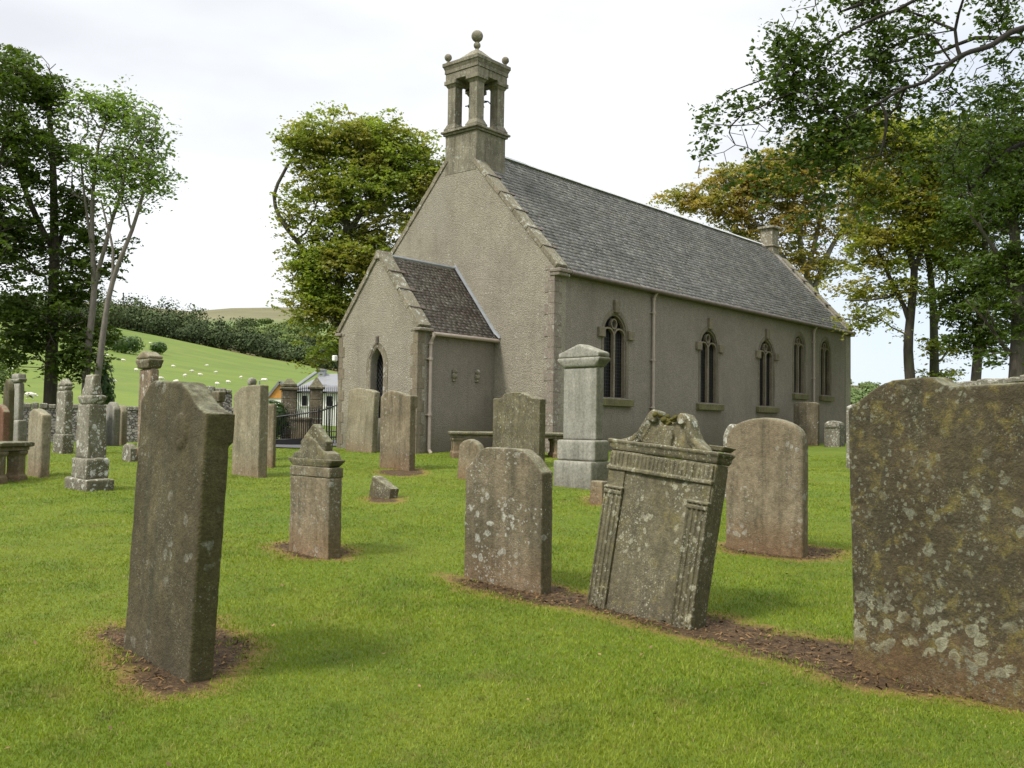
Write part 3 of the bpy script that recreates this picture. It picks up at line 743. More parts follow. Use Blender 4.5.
# belfry
BF = bpy.data.objects.new('belfry', None); COL.objects.link(BF); BF.parent = CH
bu0, bu1 = -.035, 1.34; bv0, bv1 = WID/2-CB-.09, WID/2+CB-.09; bc = ((bu0+bu1)/2, WID/2-.09)
bz0 = ZA-1.05; bz1 = zcol(bu0, bv0, 124.5); bz2 = zcol(bu0, bv0, 72.5); bz3 = zcol(bu0, bv0, 54.5)
bw, bd = bu1-bu0, bv1-bv0
def tier(name, z0, z1, e, bev=.01, par=BF, mat=M_BELFRY, e2=None):
    b = bmesh.new()
    if e2 is None: box(b, bu0-e, bu1+e, bv0-e, bv1+e, z0, z1, bev)
    else: frustum(b, bc[0], bc[1], z0, z1, bw+2*e, bd+2*e, bw+2*e2, bd+2*e2)
    return obj(name, b, mat, par)
tier('base_block', bz0, bz1-.14, 0)
b = bmesh.new(); box(b, bu0-.06, bu1+.06, bv0-.06, bv1+.06, bz1-.14, bz1-.07, .008); box(b, bu0-.12, bu1+.12, bv0-.12, bv1+.12, bz1-.068, bz1, .012)
obj('base_cornice', b, M_BELFRY, BF)
cs = .40
for su in (0, 1):
    for sv in (0, 1):
        cu_ = bu0+cs/2 if su == 0 else bu1-cs/2; cv_ = bv0+cs/2 if sv == 0 else bv1-cs/2
        b = bmesh.new(); h = bz2-bz1
        box(b, cu_-cs/2-.05, cu_+cs/2+.05, cv_-cs/2-.05, cv_+cs/2+.05, bz1+.002, bz1+.10, .01)
        frustum(b, cu_, cv_, bz1+.10, bz1+.24, cs+.06, cs+.06, cs-.06, cs-.06)
        box(b, cu_-cs/2+.035, cu_+cs/2-.035, cv_-cs/2+.035, cv_+cs/2-.035, bz1+.24, bz2-.22, .008)
        frustum(b, cu_, cv_, bz2-.22, bz2-.13, cs-.06, cs-.06, cs+.04, cs+.04)
        box(b, cu_-cs/2-.055, cu_+cs/2+.055, cv_-cs/2-.055, cv_+cs/2+.055, bz2-.13, bz2-.002, .01)
        obj('column', b, M_BELFRY, BF)
b = bmesh.new()
H = bz3-bz2
box(b, bu0-.02, bu1+.02, bv0-.02, bv1+.02, bz2, bz2+H*.40, .006); box(b, bu0-.045, bu1+.045, bv0-.045, bv1+.045, bz2+H*.402, bz2+H*.62, .006)
frustum(b, bc[0], bc[1], bz2+H*.622, bz2+H*.80, bw+.09, bd+.09, bw+.17, bd+.17)
box(b, bu0-.105, bu1+.105, bv0-.105, bv1+.105, bz2+H*.802, bz3, .012)
obj('entablature', b, M_BELFRY, BF)
b = bmesh.new(); zc = zcol(bc[0], bc[1], 51)
frustum(b, bc[0], bc[1], bz3+.001, bz3+.10, bw+.2, bd+.2, bw-.35, bd-.35)
frustum(b, bc[0], bc[1], bz3+.10, zc, bw-.35, bd-.35, .22, .22)
obj('cap_roof', b, M_COPING, BF)
zb_ = zcol(bc[0], bc[1], 36.3); zs_ = zcol(bc[0], bc[1], 45.5)
b = bmesh.new(); lathe(b, [(.13, zc-.05), (.07, zc+.02), (.05, zs_-.1)], *bc); sphere(b, (bc[0], bc[1], zs_), .115); lathe(b, [(.05, zs_+.08), (.07, zb_-.2), (.05, zb_-.12)], *bc); sphere(b, (bc[0], bc[1], zb_), .19, 18)
obj('ball_finial', b, M_BELFRY, BF, True)
for cu_, cv_ in ((bu0+.03, bv1-.03), (bu1-.03, bv0+.03), (bu1-.03, bv1-.03)):
    b = bmesh.new(); lathe(b, [(.09, bz3), (.05, bz3+.05), (.045, bz3+.14)], cu_, cv_, 10); sphere(b, (cu_, cv_, bz3+.22), .12)
    obj('ball_finial', b, M_BELFRY, BF, True)
b = bmesh.new(); zt_ = bz2-.15
lathe(b, [(.27, zt_-.62), (.26, zt_-.58), (.19, zt_-.42), (.165, zt_-.2), (.12, zt_-.08), (.03, zt_-.05), (.03, zt_)], *bc)
obj('bell', b, M_IRON, BF, True)
b = bmesh.new(); tube(b, [(bc[0], bv0+.2, zt_+.0), (bc[0], bv1-.2, zt_+.0)], .035, 6); tube(b, [(bc[0], bc[1], zt_-.4), (bc[0]+.1, bv0+.25, zt_-.5), (bc[0]+.1, bv0+.12, zt_-.62)], .02, 5)
tube(b, [(bc[0], bv0+.2, zt_-.55), (bc[0], bv1-.2, zt_-.5)], .02, 5)
obj('bell_bar', b, M_IRON, BF)
# chimney at the far end of the ridge
b = bmesh.new(); chu = LEN-.32; zt_c = zcol(chu, WID/2, 226.5); z0c = ZA-.9
box(b, chu-.36, chu+.36, WID/2-.36, WID/2+.36, z0c, zt_c-1.0, .012); box(b, chu-.31, chu+.31, WID/2-.31, WID/2+.31, zt_c-1.0, zt_c-.16, .012)
box(b, chu-.43, chu+.43, WID/2-.43, WID/2+.43, zt_c-.16, zt_c-.05, .015); box(b, chu-.2, chu+.2, WID/2-.2, WID/2+.2, zt_c-.05, zt_c+.01)
box(b, chu-.42, chu+.42, WID/2-.42, WID/2+.42, zt_c-1.05, zt_c-.98, .012)
obj('chimney', b, M_COPING, CH)

# ------------------------------------------------------------------ gravestones
GROUP = 'gravestones in the churchyard'
GR = []
def frame(corner, lx, sx, ang, foot=None):
    """front right foot of a stone at a pixel; width and thickness from the pixel columns of its other two edges"""
    k = foot or hit(*corner); c, s_ = math.cos(ang), math.sin(ang); t = tanx(lx, corner[1]); w_ = (k.x-t*k.y)/(c+t*s_)
    t2 = tanx(sx, corner[1]); d_ = (t2*k.y-k.x)/(s_-t2*c)
    ctr = k+Vector((-c, s_, 0))*w_/2+Vector((s_, c, 0))*d_/2
    return k, w_, d_, ctr
def profile(kind, H):
    """crown outlines as (s, z): s runs 0..1 across the face"""
    if kind == 'flat': return [(0, H), (1, H)]
    if kind == 'flatworn': return [(0, H*.97), (.1, H), (.5, H*.995), (.9, H*.985), (1, H*.95)]
    if kind == 'arch': return [(s, H-(.17*H)*(2*s-1)**2*1.0) for s in np.linspace(0, 1, 13)]
    if kind == 'lowarch': return [(s, H-(.07*H)*(2*s-1)**2) for s in np.linspace(0, 1, 11)]
    if kind == 'shoulder':
        return [(0, H*.84), (.10, H*.845), (.16, H*.885)]+[(.5+.30*math.cos(t), H*(.93+.07*math.sin(t))) for t in np.linspace(math.pi, 0, 9)]+[(.84, H*.885), (.90, H*.845), (1, H*.84)]
    if kind == 'scooped':
        return [(0, H*.925), (.05, H*.94), (.12, H*.985), (.2, H), (.60, H), (.70, H*.975), (.80, H*.94), (.90, H*.915), (1, H*.905)]
    if kind == 'gothic': return [(s, H-(.3*H)*abs(2*s-1)**1.5) for s in np.linspace(0, 1, 13)]
    if kind == 'broadshoulder': return [(0, H*.90), (.08, H*.93), (.18, H*.975), (.3, H*.99), (.42, H), (1.0, H*1.0)]
    if kind == 'worn': return [(0, H*.8), (.15, H*.93), (.4, H), (.6, H*.98), (.8, H*.9), (1, H*.72)]
def slab_bm(w_, d_, prof, depth=.45):
    b = bmesh.new(); pts = [(-w_/2, -depth)]+[(-w_/2+s*w_, z) for s, z in prof]+[(w_/2, -depth)]
    prism(b, pts, -d_/2, d_/2); return b
def at_wall(px, py, v):
    p = cM @ on_plane(px, py, 1, v); return Vector((p.x, p.y, gz(p.x, p.y)))
def stone(corner, lx, sx, topy, kind, mat, label, ang=R(48), lean=0, fb=0, voxel=None, amp=.006, seed=1, prof=None, topx=None, extra=None, depth=.45, thick=None, foot=None, cat='gravestone'):
    k, w_, d_, ctr = frame(corner, lx, sx, ang, foot)
    if thick: ctr = ctr-Vector((math.sin(ang), math.cos(ang), 0))*(d_-thick)/2; d_ = thick
    H = zat(topx or corner[0], topy, ctr.y)-k.z
    z0 = gz(ctr.x, ctr.y)
    b = slab_bm(w_, d_, prof(H) if prof else profile(kind, H), depth)
    if extra: extra(b, w_, d_, H)
    vx = voxel or max(.014, ctr.y*.0019)
    me = weather(b, vx, amp, seed); me.name = 'gravestone'
    o = link_mesh('gravestone', me, mat); o.location = (ctr.x, ctr.y, z0); o.rotation_euler = (fb, lean, -ang)
    tag(o, label, cat, GROUP); o['dims'] = (w_, d_, H)
    del o['dims']
    print('STONE %-58s Y=%.1f w=%.2f d=%.2f H=%.2f' % (label[:58], ctr.y, w_, d_, H))
    return o

# G1: dark slab leaning at the left
def g1x(b, w_, d_, H):
    prism(b, [(w_*.2, H*.80), (w_*.2, H*.93), (w_/2+.004, H*.905), (w_/2+.004, H*.80)], 0, d_/2+.025)
    vs = []
    for i in range(14):
        t = 2*math.pi*i/14; vs.append((.02*w_+.15*w_+.085*w_*math.cos(t), H*.83+.055*H*math.sin(t)))
    prism(b, vs, -d_/2-.016, -d_/2+.05)
G = stone((188, 684), 122, 214, 385, 'scooped', M_GRAVE_DARK, 'tall thick dark brown gravestone leaning to the right in bare soil, nearest at the left', ang=R(47), lean=R(3.2), fb=R(-1), voxel=.014, amp=.006, seed=1, extra=g1x, topx=200)
# G3
stone((541, 595), 463, 552, 450, 'shoulder', M_GRAVE_GREY, 'short grey shouldered gravestone with round pale lichen spots, left of the fluted leaning stone', ang=R(43), voxel=.014, amp=.008, seed=3,
      prof=lambda H: [(0, H*.83), (.06, H*.86), (.16, H*.955), (.26, H), (.74, H*.99), (.86, H*.93), (.95, H*.86), (1, H*.83)])
# G5
stone((803, 558), 725, 809, 419, 'arch', M_GRAVE_PINK, 'broad round topped pinkish gravestone behind the fluted leaning stone', ang=R(44), voxel=.018, amp=.006, seed=5,
      prof=lambda H: [(0, H*.80)]+[(.5-.5*math.cos(t), H*(.80+.20*math.sin(t)**.8)) for t in np.linspace(.12, math.pi-.12, 15)]+[(1, H*.80)])
# G6
stone((1060, 722), 853, 1100, 382, 'x', M_GRAVE_MOSS, 'huge flat topped gravestone covered in yellow and grey lichen at the right edge', ang=R(52), lean=R(-1.3), voxel=.016, amp=.008, seed=6, topx=1000, thick=.2,
      prof=lambda H: [(0, H*.905), (.05, H*.93), (.13, H*.965), (.18, H*.985), (.25, H*1.0), (.46, H*1.005), (.50, H*.985), (.55, H*.972), (1, H*.97)])
# G7 to G12, G16, G17
stone((258, 478), 231, 267, 386, 'x', M_GRAVE_PALE, 'tall narrow pale grey slab in front of the ball topped monument', ang=R(46), voxel=.022, seed=7,
      prof=lambda H: [(0, H*.88), (.1, H*.93), (.3, H*.985), (.45, H*.99), (.7, H), (1, H)])
stone((371.5, 453), 345, 377, 389, 'x', M_GRAVE_PALE, 'pale slab leaning slightly right just in front of the porch window', ang=R(46), lean=R(3.5), voxel=.03, seed=8,
      prof=lambda H: [(0, H*.93), (.08, H*.975), (.3, H), (.8, H*.99), (1, H*.96)])
def g9x(b, w_, d_, H): box(b, w_*.2, w_/2+.005, -d_/2, d_/2+.05, H*.78, H*.93)
stone((409, 471), 379, 415, 391, 'x', M_GRAVE_PINK, 'worn gravestone with an overhanging shoulder, right of the leaning slab before the porch', ang=R(46), voxel=.024, seed=9, extra=g9x,
      prof=lambda H: [(0, H*.92), (.12, H*.97), (.3, H), (.55, H*.98), (.8, H*.94), (1, H*.88)])
stone((389, 499), 369, 398, 482, 'flat', M_GRAVE_LICH, 'small tilted broken stone stump lying low in the grass', ang=R(46), lean=R(14), voxel=.016, amp=.02, seed=10, depth=.2,
      prof=lambda H: [(0, H*1.1), (.5, H), (1, H*.9)])
stone((539, 468), 492, 545, 393, 'x', M_GRAVE_LICH, 'tall grey speckled gravestone rising behind the short lichen spotted one', ang=R(46), voxel=.024, seed=11,
      prof=lambda H: [(0, H*.91), (.18, H*.92), (.24, H*.97), (.45, H), (.6, H*.99), (.78, H*.93), (.85, H*.905), (1, H*.9)])
stone((479, 481), 456.5, 485, 440, 'worn', M_GRAVE_PINK, 'small worn round topped gravestone leaning beside the table tomb', ang=R(46), lean=R(5), voxel=.022, amp=.01, seed=12)
stone((602, 505), 590, 608, 481, 'flat', M_GRAVE_PINK, 'low pink stone stub in the grass beside the tall granite monument', ang=R(46), voxel=.016, amp=.01, seed=14, depth=.2)
stone((818, 443.5), 793, 821, 402, 'flatworn', M_GRAVE_GREY, 'flat topped grey slab standing close against the church side wall', ang=R(46), voxel=.04, seed=16, foot=at_wall(818, 440, -1.5), thick=.16)
stone((840, 447), 824, 845, 421, 'x', M_WHITEY, 'small gravestone with a scalloped arched top near the far end of the church', ang=R(30), voxel=.025, amp=.012, seed=17,
      prof=lambda H: [(0, H*.82), (.1, H*.92), (.25, H*.97), (.5, H), (.75, H*.97), (.9, H*.92), (1, H*.82)],
      extra=lambda b, w_, d_, H: [prism(b, [(w_*(x-.12), H*.72), (w_*(x-.11), H*.85), (w_*x, H*.9), (w_*(x+.11), H*.85), (w_*(x+.12), H*.72)], -d_/2-.04, 0) for x in (-.3, 0, .3)])
stone((738, 500), 722, 744, 424, 'arch', M_WHITEY, 'gravestone whose pale rounded top shows behind the broad pinkish one', ang=R(46), voxel=.03, seed=18)
# behind the huge stone
stone((872, 470), 846, 885, 405, 'x', M_WHITEY, 'pale slab mostly hidden behind the left edge of the huge lichen covered stone', ang=R(40), voxel=.03, seed=19,
      prof=lambda H: [(0, H*.95), (.3, H), (.6, H*.98), (1, H*.9)])
# left group
stone((40, 478), 26, 50, 409, 'x', M_GRAVE_PALE, 'plain upright grey stone with a white lichen patch left of the eroded stepped monument', ang=R(46), voxel=.024, amp=.01, seed=21,
      prof=lambda H: [(0, H*.93), (.3, H*1.0), (.6, H*.97), (1, H*.9)])
stone((2, 452), -12, 9, 405, 'arch', M_RED, 'red sandstone gravestone at the left edge of the picture', ang=R(46), voxel=.035, seed=22)
stone((7, 447), 1, 13, 379, 'arch', M_GRAVE_DARK, 'slim dark slab behind the red sandstone gravestone', ang=R(46), voxel=.035, seed=23)
stone((113, 446), 104, 120, 402, 'arch', M_GRANITE, 'pale grey slab near the boundary wall, left of the tall red pillar', ang=R(46), voxel=.035, seed=24)
stone((121, 445), 114, 127, 405, 'arch', M_GRAVE_PALE, 'smaller pale slab close behind the grey one by the boundary wall', ang=R(46), voxel=.035, seed=25)
stone((130, 462), 122, 137, 444, 'worn', M_WHITEY, 'little white splashed stump at the foot of the tall red pillar', ang=R(46), voxel=.022, amp=.015, seed=26)
stone((94, 446), 84, 101, 398, 'arch', M_GRANITE, 'bluish slab behind the right side of the eroded stepped monument', ang=R(46), voxel=.035, seed=27)
stone((272, 468), 262, 276, 404, 'flat', M_GRAVE_PINK, 'narrow slab showing behind the right side of the tall narrow pale one', ang=R(46), voxel=.03, seed=28)

# stepped monuments: tiers measured as (left px, corner px, right px, top px, bottom px)
def tiers(name, label, base, tl, ang=R(46), lean=0, mat=M_GRAVE_GREY, names=None, amp=.006, vox=1.0, seed=1, cat='monument', mats=None):
    k, w_, d_, ctr = frame((base[1], base[3]), base[0], base[2], ang); z0 = gz(ctr.x, ctr.y); Y = ctr.y; mpp = Y/F_PX
    E_ = empty(name, (ctr.x, ctr.y, z0), (0, lean, -ang)); tag(E_, label, cat, GROUP)
    c, s_ = math.cos(ang), math.sin(ang); parts = []
    for i, (l, cx_, r_, yt, yb, *shape) in enumerate(tl):
        t = tanx(cx_); ww = max(.1, (cx_-l)*mpp/(c+t*s_)); dd = max(.1, (r_-cx_)*mpp/(s_-t*c))
        za, zb2 = zat(cx_, yt, k.y)-z0, zat(cx_, yb, k.y)-z0
        if i == 0: zb2 = -.35
        b = bmesh.new(); sh = shape[0] if shape else 'box'
        if sh == 'box': box(b, -ww/2, ww/2, -dd/2, dd/2, zb2, za)
        elif sh == 'taper':
            w2, d2 = shape[1:]; frustum(b, 0, 0, zb2, za, ww, dd, ww*w2, dd*d2)
        elif sh == 'gable':
            prism(b, [(-ww/2, zb2), (-ww/2, zb2+(za-zb2)*.35), (0, za), (ww/2, zb2+(za-zb2)*.35), (ww/2, zb2)], -dd/2, dd/2)
        elif sh == 'moulded':
            h = za-zb2
            for j, (e, a0, a1) in enumerate(((.80, 0, .25), (.88, .25, .5), (.95, .5, .7), (1, .7, 1))):
                box(b, -ww/2*e, ww/2*e, -dd/2*e, dd/2*e, zb2+h*a0-(.004 if j else 0), zb2+h*a1)
        elif sh == 'ball': sphere(b, (0, 0, (za+zb2)/2), (za-zb2)/2)
        elif sh == 'scroll':
            h = za-zb2; prism(b, [(-ww/2, zb2), (-ww*.46, zb2+h*.25), (-ww*.3, zb2+h*.35), (-ww*.2, zb2+h*.8), (-ww*.05, za), (ww*.1, zb2+h*.85), (ww*.28, zb2+h*.45), (ww*.45, zb2+h*.3), (ww/2, zb2)], -dd/2, dd/2)
        me = weather(b, max(.013, Y*.0017*vox), amp, seed+i); nm = names[i] if names else 'tier'; me.name = nm
        parts.append(link_mesh(nm, me, (mats[i] if mats else mat), E_))
    print('MON   %-58s Y=%.1f w=%.2f d=%.2f' % (label[:58], Y, w_, d_))
    return E_, parts
# G13 granite monument
tiers('granite_monument', 'tall smooth grey granite monument with gabled cap on a two step base', (553, 592, 612, 490),
      [(553, 592, 613, 462, 491), (556, 595, 609, 440.5, 462), (564, 598, 605.5, 366, 440.5), (557, 600, 612, 356, 366, 'moulded'), (558, 600, 611, 342, 356.5, 'gable')],
      mat=M_GRANITE, names=['base_step', 'plinth', 'shaft', 'moulding', 'cap'], amp=.002, seed=31)
# G2 small pedestal stone with carved crest
tiers('pedestal_gravestone', 'short square pedestal gravestone with carved crest and little gable, alone on the lawn', (288, 328, 341, 560),
      [(288, 328, 341, 478, 560), (287.5, 328, 341.5, 468, 478.5), (285, 330, 343.5, 460, 468.5, 'moulded'), (290, 329, 341, 437, 461, 'scroll'), (296, 322, 329, 424, 452, 'gable')],
      mat=M_GRAVE_GREY, names=['body', 'frieze', 'cornice', 'crest', 'gable_stone'], amp=.008, vox=.8, seed=41, cat='gravestone', mats=[M_GRAVE_PINK, M_GRAVE_GREY, M_GRAVE_LICH, M_GRAVE_LICH, M_GRAVE_LICH])
# L7 eroded stepped monument
tiers('stepped_monument', 'eroded grey monument on a mossy stepped base at the left of the lawn', (64, 87, 115, 492),
      [(65, 87, 115, 480, 492), (70, 86, 109, 459, 481), (72, 85, 104, 404, 460, 'taper', .95, .9), (71, 85, 101, 395, 404, 'moulded'), (73, 84, 96, 373, 396, 'taper', .8, .5)],
      mat=M_WHITEY, names=['base_step', 'plinth', 'shaft', 'cornice', 'top_stone'], amp=.018, seed=51)
# L9 red pillar with cap, L3 grey pillar, L6 obelisk slab
tiers('pillar_monument', 'tall red sandstone pillar with a moulded gabled cap behind the dark leaning stone', (133, 148, 160, 462),
      [(133, 148, 160, 448, 462), (136, 148, 157, 368, 449), (133, 147, 163, 358, 368, 'moulded'), (134, 147, 162, 350, 358.5, 'gable')],
      mat=M_GRAVE_PINK, names=['plinth', 'shaft', 'moulding', 'cap'], amp=.008, seed=61, mats=[M_GRAVE_PINK, stone_mat('red_pillar_stone', (.28, .205, .145), (.21, .155, .11), lichen=.95, moss_green=.3, spot=4, lichen_col=(.48, .47, .42)), M_GRAVE_GREY, M_GRAVE_PINK])
tiers('pillar_monument', 'grey granite pillar with a square cap at the far left', (6, 17, 27, 444),
      [(6, 17, 27, 420, 444), (11, 18, 24, 382, 421), (8, 17, 27.5, 378, 382, 'moulded'), (9, 17, 26.5, 373, 378.5, 'taper', .8, .8)],
      mat=M_GRANITE, names=['plinth', 'shaft', 'moulding', 'cap'], amp=.004, seed=71)
tiers('slab_monument', 'lichen whitened upright monument on a plinth, left behind the eroded stepped one', (52, 62, 74, 454),
      [(52, 62, 74, 434, 454), (55, 64, 72.5, 390, 435), (55, 64, 73, 386, 390.5, 'moulded'), (56, 64, 72, 378, 386.5, 'gable')],
      mat=M_WHITEY, names=['plinth', 'shaft', 'moulding', 'cap'], amp=.012, seed=81)
tiers('ball_monument', 'monument topped with a stone ball and dark moulded cap behind the tall narrow slab', (238, 251, 262, 462),
      [(238, 251, 262, 404, 462), (234, 253, 266, 391, 404, 'moulded'), (246, 252, 258, 386, 391, 'taper', .6, .6), (248, 252, 256, 376.5, 386.5, 'ball')],
      mat=M_GRAVE_GREY, names=['shaft', 'moulding', 'neck', 'ball_finial'], amp=.004, seed=91, mats=[M_GRAVE_GREY, M_GRAVE_GREY, M_GRAVE_GREY, M_GRANITE])
tiers('urn_monument', 'dark capped monument just showing behind the shoulder of the dark leaning stone', (210, 217, 224, 455),
      [(212, 218, 223, 402, 455), (209, 217, 225, 391, 402, 'moulded')], mat=M_GRAVE_GREY, names=['shaft', 'moulding'], amp=.006, seed=95)

# G4: leaning fluted stone with scrolled pediment
def fluted():
    ang = R(50); k, w_, d_, ctr = frame((692, 630), 588, 705, ang); z0 = gz(ctr.x, ctr.y)
    H = (zat(720, 447, ctr.y)-k.z)*1.0; Hp = .9*(zat(670, 405, ctr.y)-zat(670, 441, ctr.y))
    E_ = empty('pedimented_gravestone', (ctr.x+.00, ctr.y, z0), (R(-7.5), R(4.2), -ang))
    tag(E_, 'leaning gravestone with fluted pilasters, moulded cornice and scrolled mossy pediment', 'gravestone', GROUP)
    b = bmesh.new(); box(b, -w_/2, w_/2, -d_/2, d_/2, -.45, H-.09)
    o = link_mesh('slab', weather(b, .014, .006, 4), M_GRAVE_LICH, E_)
    pw_ = .17*w_; yf = -d_/2
    for s_ in (-1, 1):
        b = bmesh.new(); xa = s_*(w_/2-pw_/2-.012); top = H*.70; n = 4
        box(b, xa-pw_/2, xa+pw_/2, yf-.012, yf+.02, -.3, top)
        for i in range(n+1):
            x = xa-pw_/2+pw_*i/n; box(b, x-.009, x+.008, yf-.023, yf+.0, .0-.3, top-.01)
        box(b, xa-pw_/2-.012, xa+pw_/2+.012, yf-.032, yf+.01, top, top+.018); box(b, xa-pw_/2-.006, xa+pw_/2+.006, yf-.03, yf+.01, top-.04, top-.015)
        box(b, xa-pw_/2, xa+pw_/2, yf-.014, yf+.02, top+.02, H*.82)
        link_mesh('pilaster', weather(b, .006, .002, 5+s_, 5), M_GRAVE_LICH, E_)
    b = bmesh.new(); z1, z2 = H*.83, H-.1
    box(b, -w_/2+.01, w_/2-.01, yf-.014, yf+.02, z1, z2); box(b, -w_/2, w_/2, yf-.032, yf+.01, z1-.018, z1+.008)
    n = 26
    for i in range(n):
        x = -w_/2+.02+(w_-.04)*i/(n-1); box(b, x-.008, x+.008, yf-.023, yf, z1+.012, z2)
    for x in (-w_/2+pw_+.02, w_/2-pw_-.02): box(b, x-.014, x+.014, yf-.034, yf, z1-.01, z2)
    link_mesh('frieze', weather(b, .006, .002, 9, 5), M_GRAVE_LICH, E_)
    b = bmesh.new()
    for e, a0, a1 in ((.006, -.085, -.066), (.016, -.068, -.05), (.02, -.038, -.02), (.034, -.022, .003)):
        box(b, -w_/2-e, w_/2+e, -d_/2-e, d_/2+e*.6, H+a0, H+a1)
    link_mesh('cornice', weather(b, .010, .004, 10, 4), M_GRAVE_LICH, E_)
    b = bmesh.new(); L_ = [(-.42, 0), (-.37, .06), (-.31, .17), (-.26, .34), (-.225, .58), (-.195, .84), (-.155, 1.0), (-.115, .98), (-.085, .86), (-.05, .77), (0, .75)]
    pts = [(x*w_, H+z*Hp) for x, z in L_]+[(-x*w_, H+z*Hp) for x, z in L_[-2::-1]]
    prism(b, pts, -d_*.30, d_*.30)
    for sg in (-1, 1):
        q = [(sg*x*w_, H+z*Hp-.012) for x, z in L_[:8]]
        sweep(b, q, .042, -d_*.30-.03, d_*.30); sweep(b, [(x+sg*.03, z-.035) for x, z in q[1:]], .02, -d_*.30-.018, 0)
        lathe_c = (sg*.135*w_, H+.88*Hp)
        prism(b, [(lathe_c[0]+.05*math.cos(t), lathe_c[1]+.05*math.sin(t)) for t in np.linspace(0, 2*math.pi, 12)[:-1]], -d_*.3-.045, d_*.3)
    prism(b, [(x, H+.3*Hp+z) for x, z in ((-.07, -.08), (-.08, .0), (-.05, .07), (0, .09), (.05, .07), (.08, 0), (.07, -.08))], -d_*.3-.03, 0)
    link_mesh('pediment', weather(b, .010, .008, 11, 5), stone_mat('mossy_pediment_stone', (.2, .175, .11), (.13, .115, .07), lichen=.65, yellow=.4, moss_green=.7, spot=10), E_)
    b = bmesh.new(); frustum(b, w_/2-.03, 0, H+.012, H+.05, .09, d_*.8, .17, d_*1.0); link_mesh('ear_stone', weather(b, .01, .004, 12), M_GRAVE_LICH, E_)
    b = bmesh.new()
    rg = random.Random(3)
    for i in range(60):
        x = rg.choice((-.12, -.07, -.03, .05, .10))*w_+rg.gauss(0, .035); zz = H+Hp*(1.0-abs(abs(x)-.09*w_)*2.2)-.03
        sphere(b, (x, rg.uniform(-.09, .05), zz+rg.uniform(-.01, .02)), rg.uniform(.010, .022), 8)
    mm = NT('cushion_moss'); mm.useobj(); mm.base(mm.mix(mm.noise(30, 4), (.06, .055, .012), (.15, .13, .025))); mm.bump(mm.noise(160, 3), 1, .02)
    link_mesh('moss_green', weather(b, .006, .010, 13, 20), mm.m, E_)
    print('G4', ctr, w_, d_, H, Hp)
fluted()

# table tombs
def table_tomb(px0, px1, Y, ztop, depth_, label, mat_top, mat_leg, hgt, ang=R(8)):
    p0, p1 = at(px0, ztop, Y), at(px1, ztop, Y); L_ = (p1-p0).length; c = (p0+p1)/2; z0 = gz(c.x, c.y)
    E_ = empty('table_tomb', (c.x, c.y, z0), (0, 0, ang)); tag(E_, label, 'tomb', 'table tombs'); h = c.z-z0
    b = bmesh.new(); box(b, -L_/2, L_/2, -depth_/2, depth_/2, h-.09, h); link_mesh('ledger_slab', weather(b, .025, .008, 2), mat_top, E_)
    b = bmesh.new(); box(b, -L_/2+.06, L_/2-.06, -depth_/2+.06, depth_/2-.06, h-.15, h-.092); obj('moulding', b, mat_leg, E_)
    for sx in (-1, 1):
        for sy in (-1, 1):
            b = bmesh.new(); x = sx*(L_/2-.22); y = sy*(depth_/2-.2)
            box(b, x-.13, x+.13, y-.1, y+.1, -.2, h-.16); box(b, x-.16, x+.16, y-.13, y+.13, h-.22, h-.152); box(b, x-.16, x+.16, y-.13, y+.13, -.2, .09)
            link_mesh('leg', weather(b, .025, .008, 3+sx), mat_leg, E_)
table_tomb(449, 566, 25.3, 432, 1.0, 'long low table tomb on red sandstone legs beside the church corner', M_GRAVE_LICH, M_GRAVE_PINK, .5)
table_tomb(-40, 20, 17.0, 441.5, 1.0, 'mossy slabbed table tomb at the left edge in front of the red stone', M_GRAVE_DARK, M_GRAVE_PINK, .5, ang=R(-4))

# ------------------------------------------------------------------ boundary walls, gate and house
def rubble_wall(pts, hgt, th, label, seed=0, mat=M_RUBBLE):
    """pts: world (x,y) line; a rubble wall with rough cope stones"""
    rg = random.Random(seed); E_ = empty('stone_wall', (pts[0][0], pts[0][1], gz(*pts[0]))); tag(E_, label, 'wall'); o0 = E_.location.copy()
    b = bmesh.new(); cp = bmesh.new()
    for (x0, y0), (x1, y1) in zip(pts, pts[1:]):
        L_ = math.hypot(x1-x0, y1-y0); a_ = math.atan2(y1-y0, x1-x0); n = max(2, int(L_/1.0))
        for i in range(n):
            t = i/n; x, y = x0+(x1-x0)*t, y0+(y1-y0)*t; z = gz(x, y); Mt = Matrix.Translation((x-o0.x, y-o0.y, z-o0.z)) @ Matrix.Rotation(a_, 4, 'Z')
            hh = hgt(x, y) if callable(hgt) else hgt
            hh += rg.uniform(-.02, .02)
            box(b, -.01, L_/n+.01, -th/2+rg.uniform(-.006, .006), th/2, -.5, hh, 0, Mt)
            s = 0
            while s < L_/n-.02:
                w_ = rg.uniform(.16, .36); box(cp, s, min(s+w_, L_/n)-.012, -th/2-.04+rg.uniform(-.03, .03), th/2+.04, hh+.003, hh+rg.uniform(.12, .22), .03, Mt); s += w_
    obj('masonry', b, mat, E_); obj('cope_stones', cp, M_WHITEY, E_)
wl = [at(x, 430, Y) for x, Y in ((-420, 26), (-150, 29), (60, 31.5), (160, 32.5), (236, 33.5))]
def wh(x, y): return (zat(100, 405, 32)-.17-gz(x, y))
rubble_wall([(p.x, p.y) for p in wl], wh, .5, 'long low rubble boundary wall along the left edge of the churchyard', 1)
wl = [at(x, 430, Y) for x, Y in ((181, 31.0), (230, 31.6))]
rubble_wall([(p.x, p.y) for p in wl], lambda x, y: zat(200, 387, 31.2)-.17-gz(x, y)-.10*(x > at(214, 430, 31.4).x), .5, 'higher lichen covered stretch of rubble wall behind the dark leaning stone', 2)
wl = [at(x, 430, Y) for x, Y in ((900, 34), (985, 29), (1060, 24), (1400, 14))]
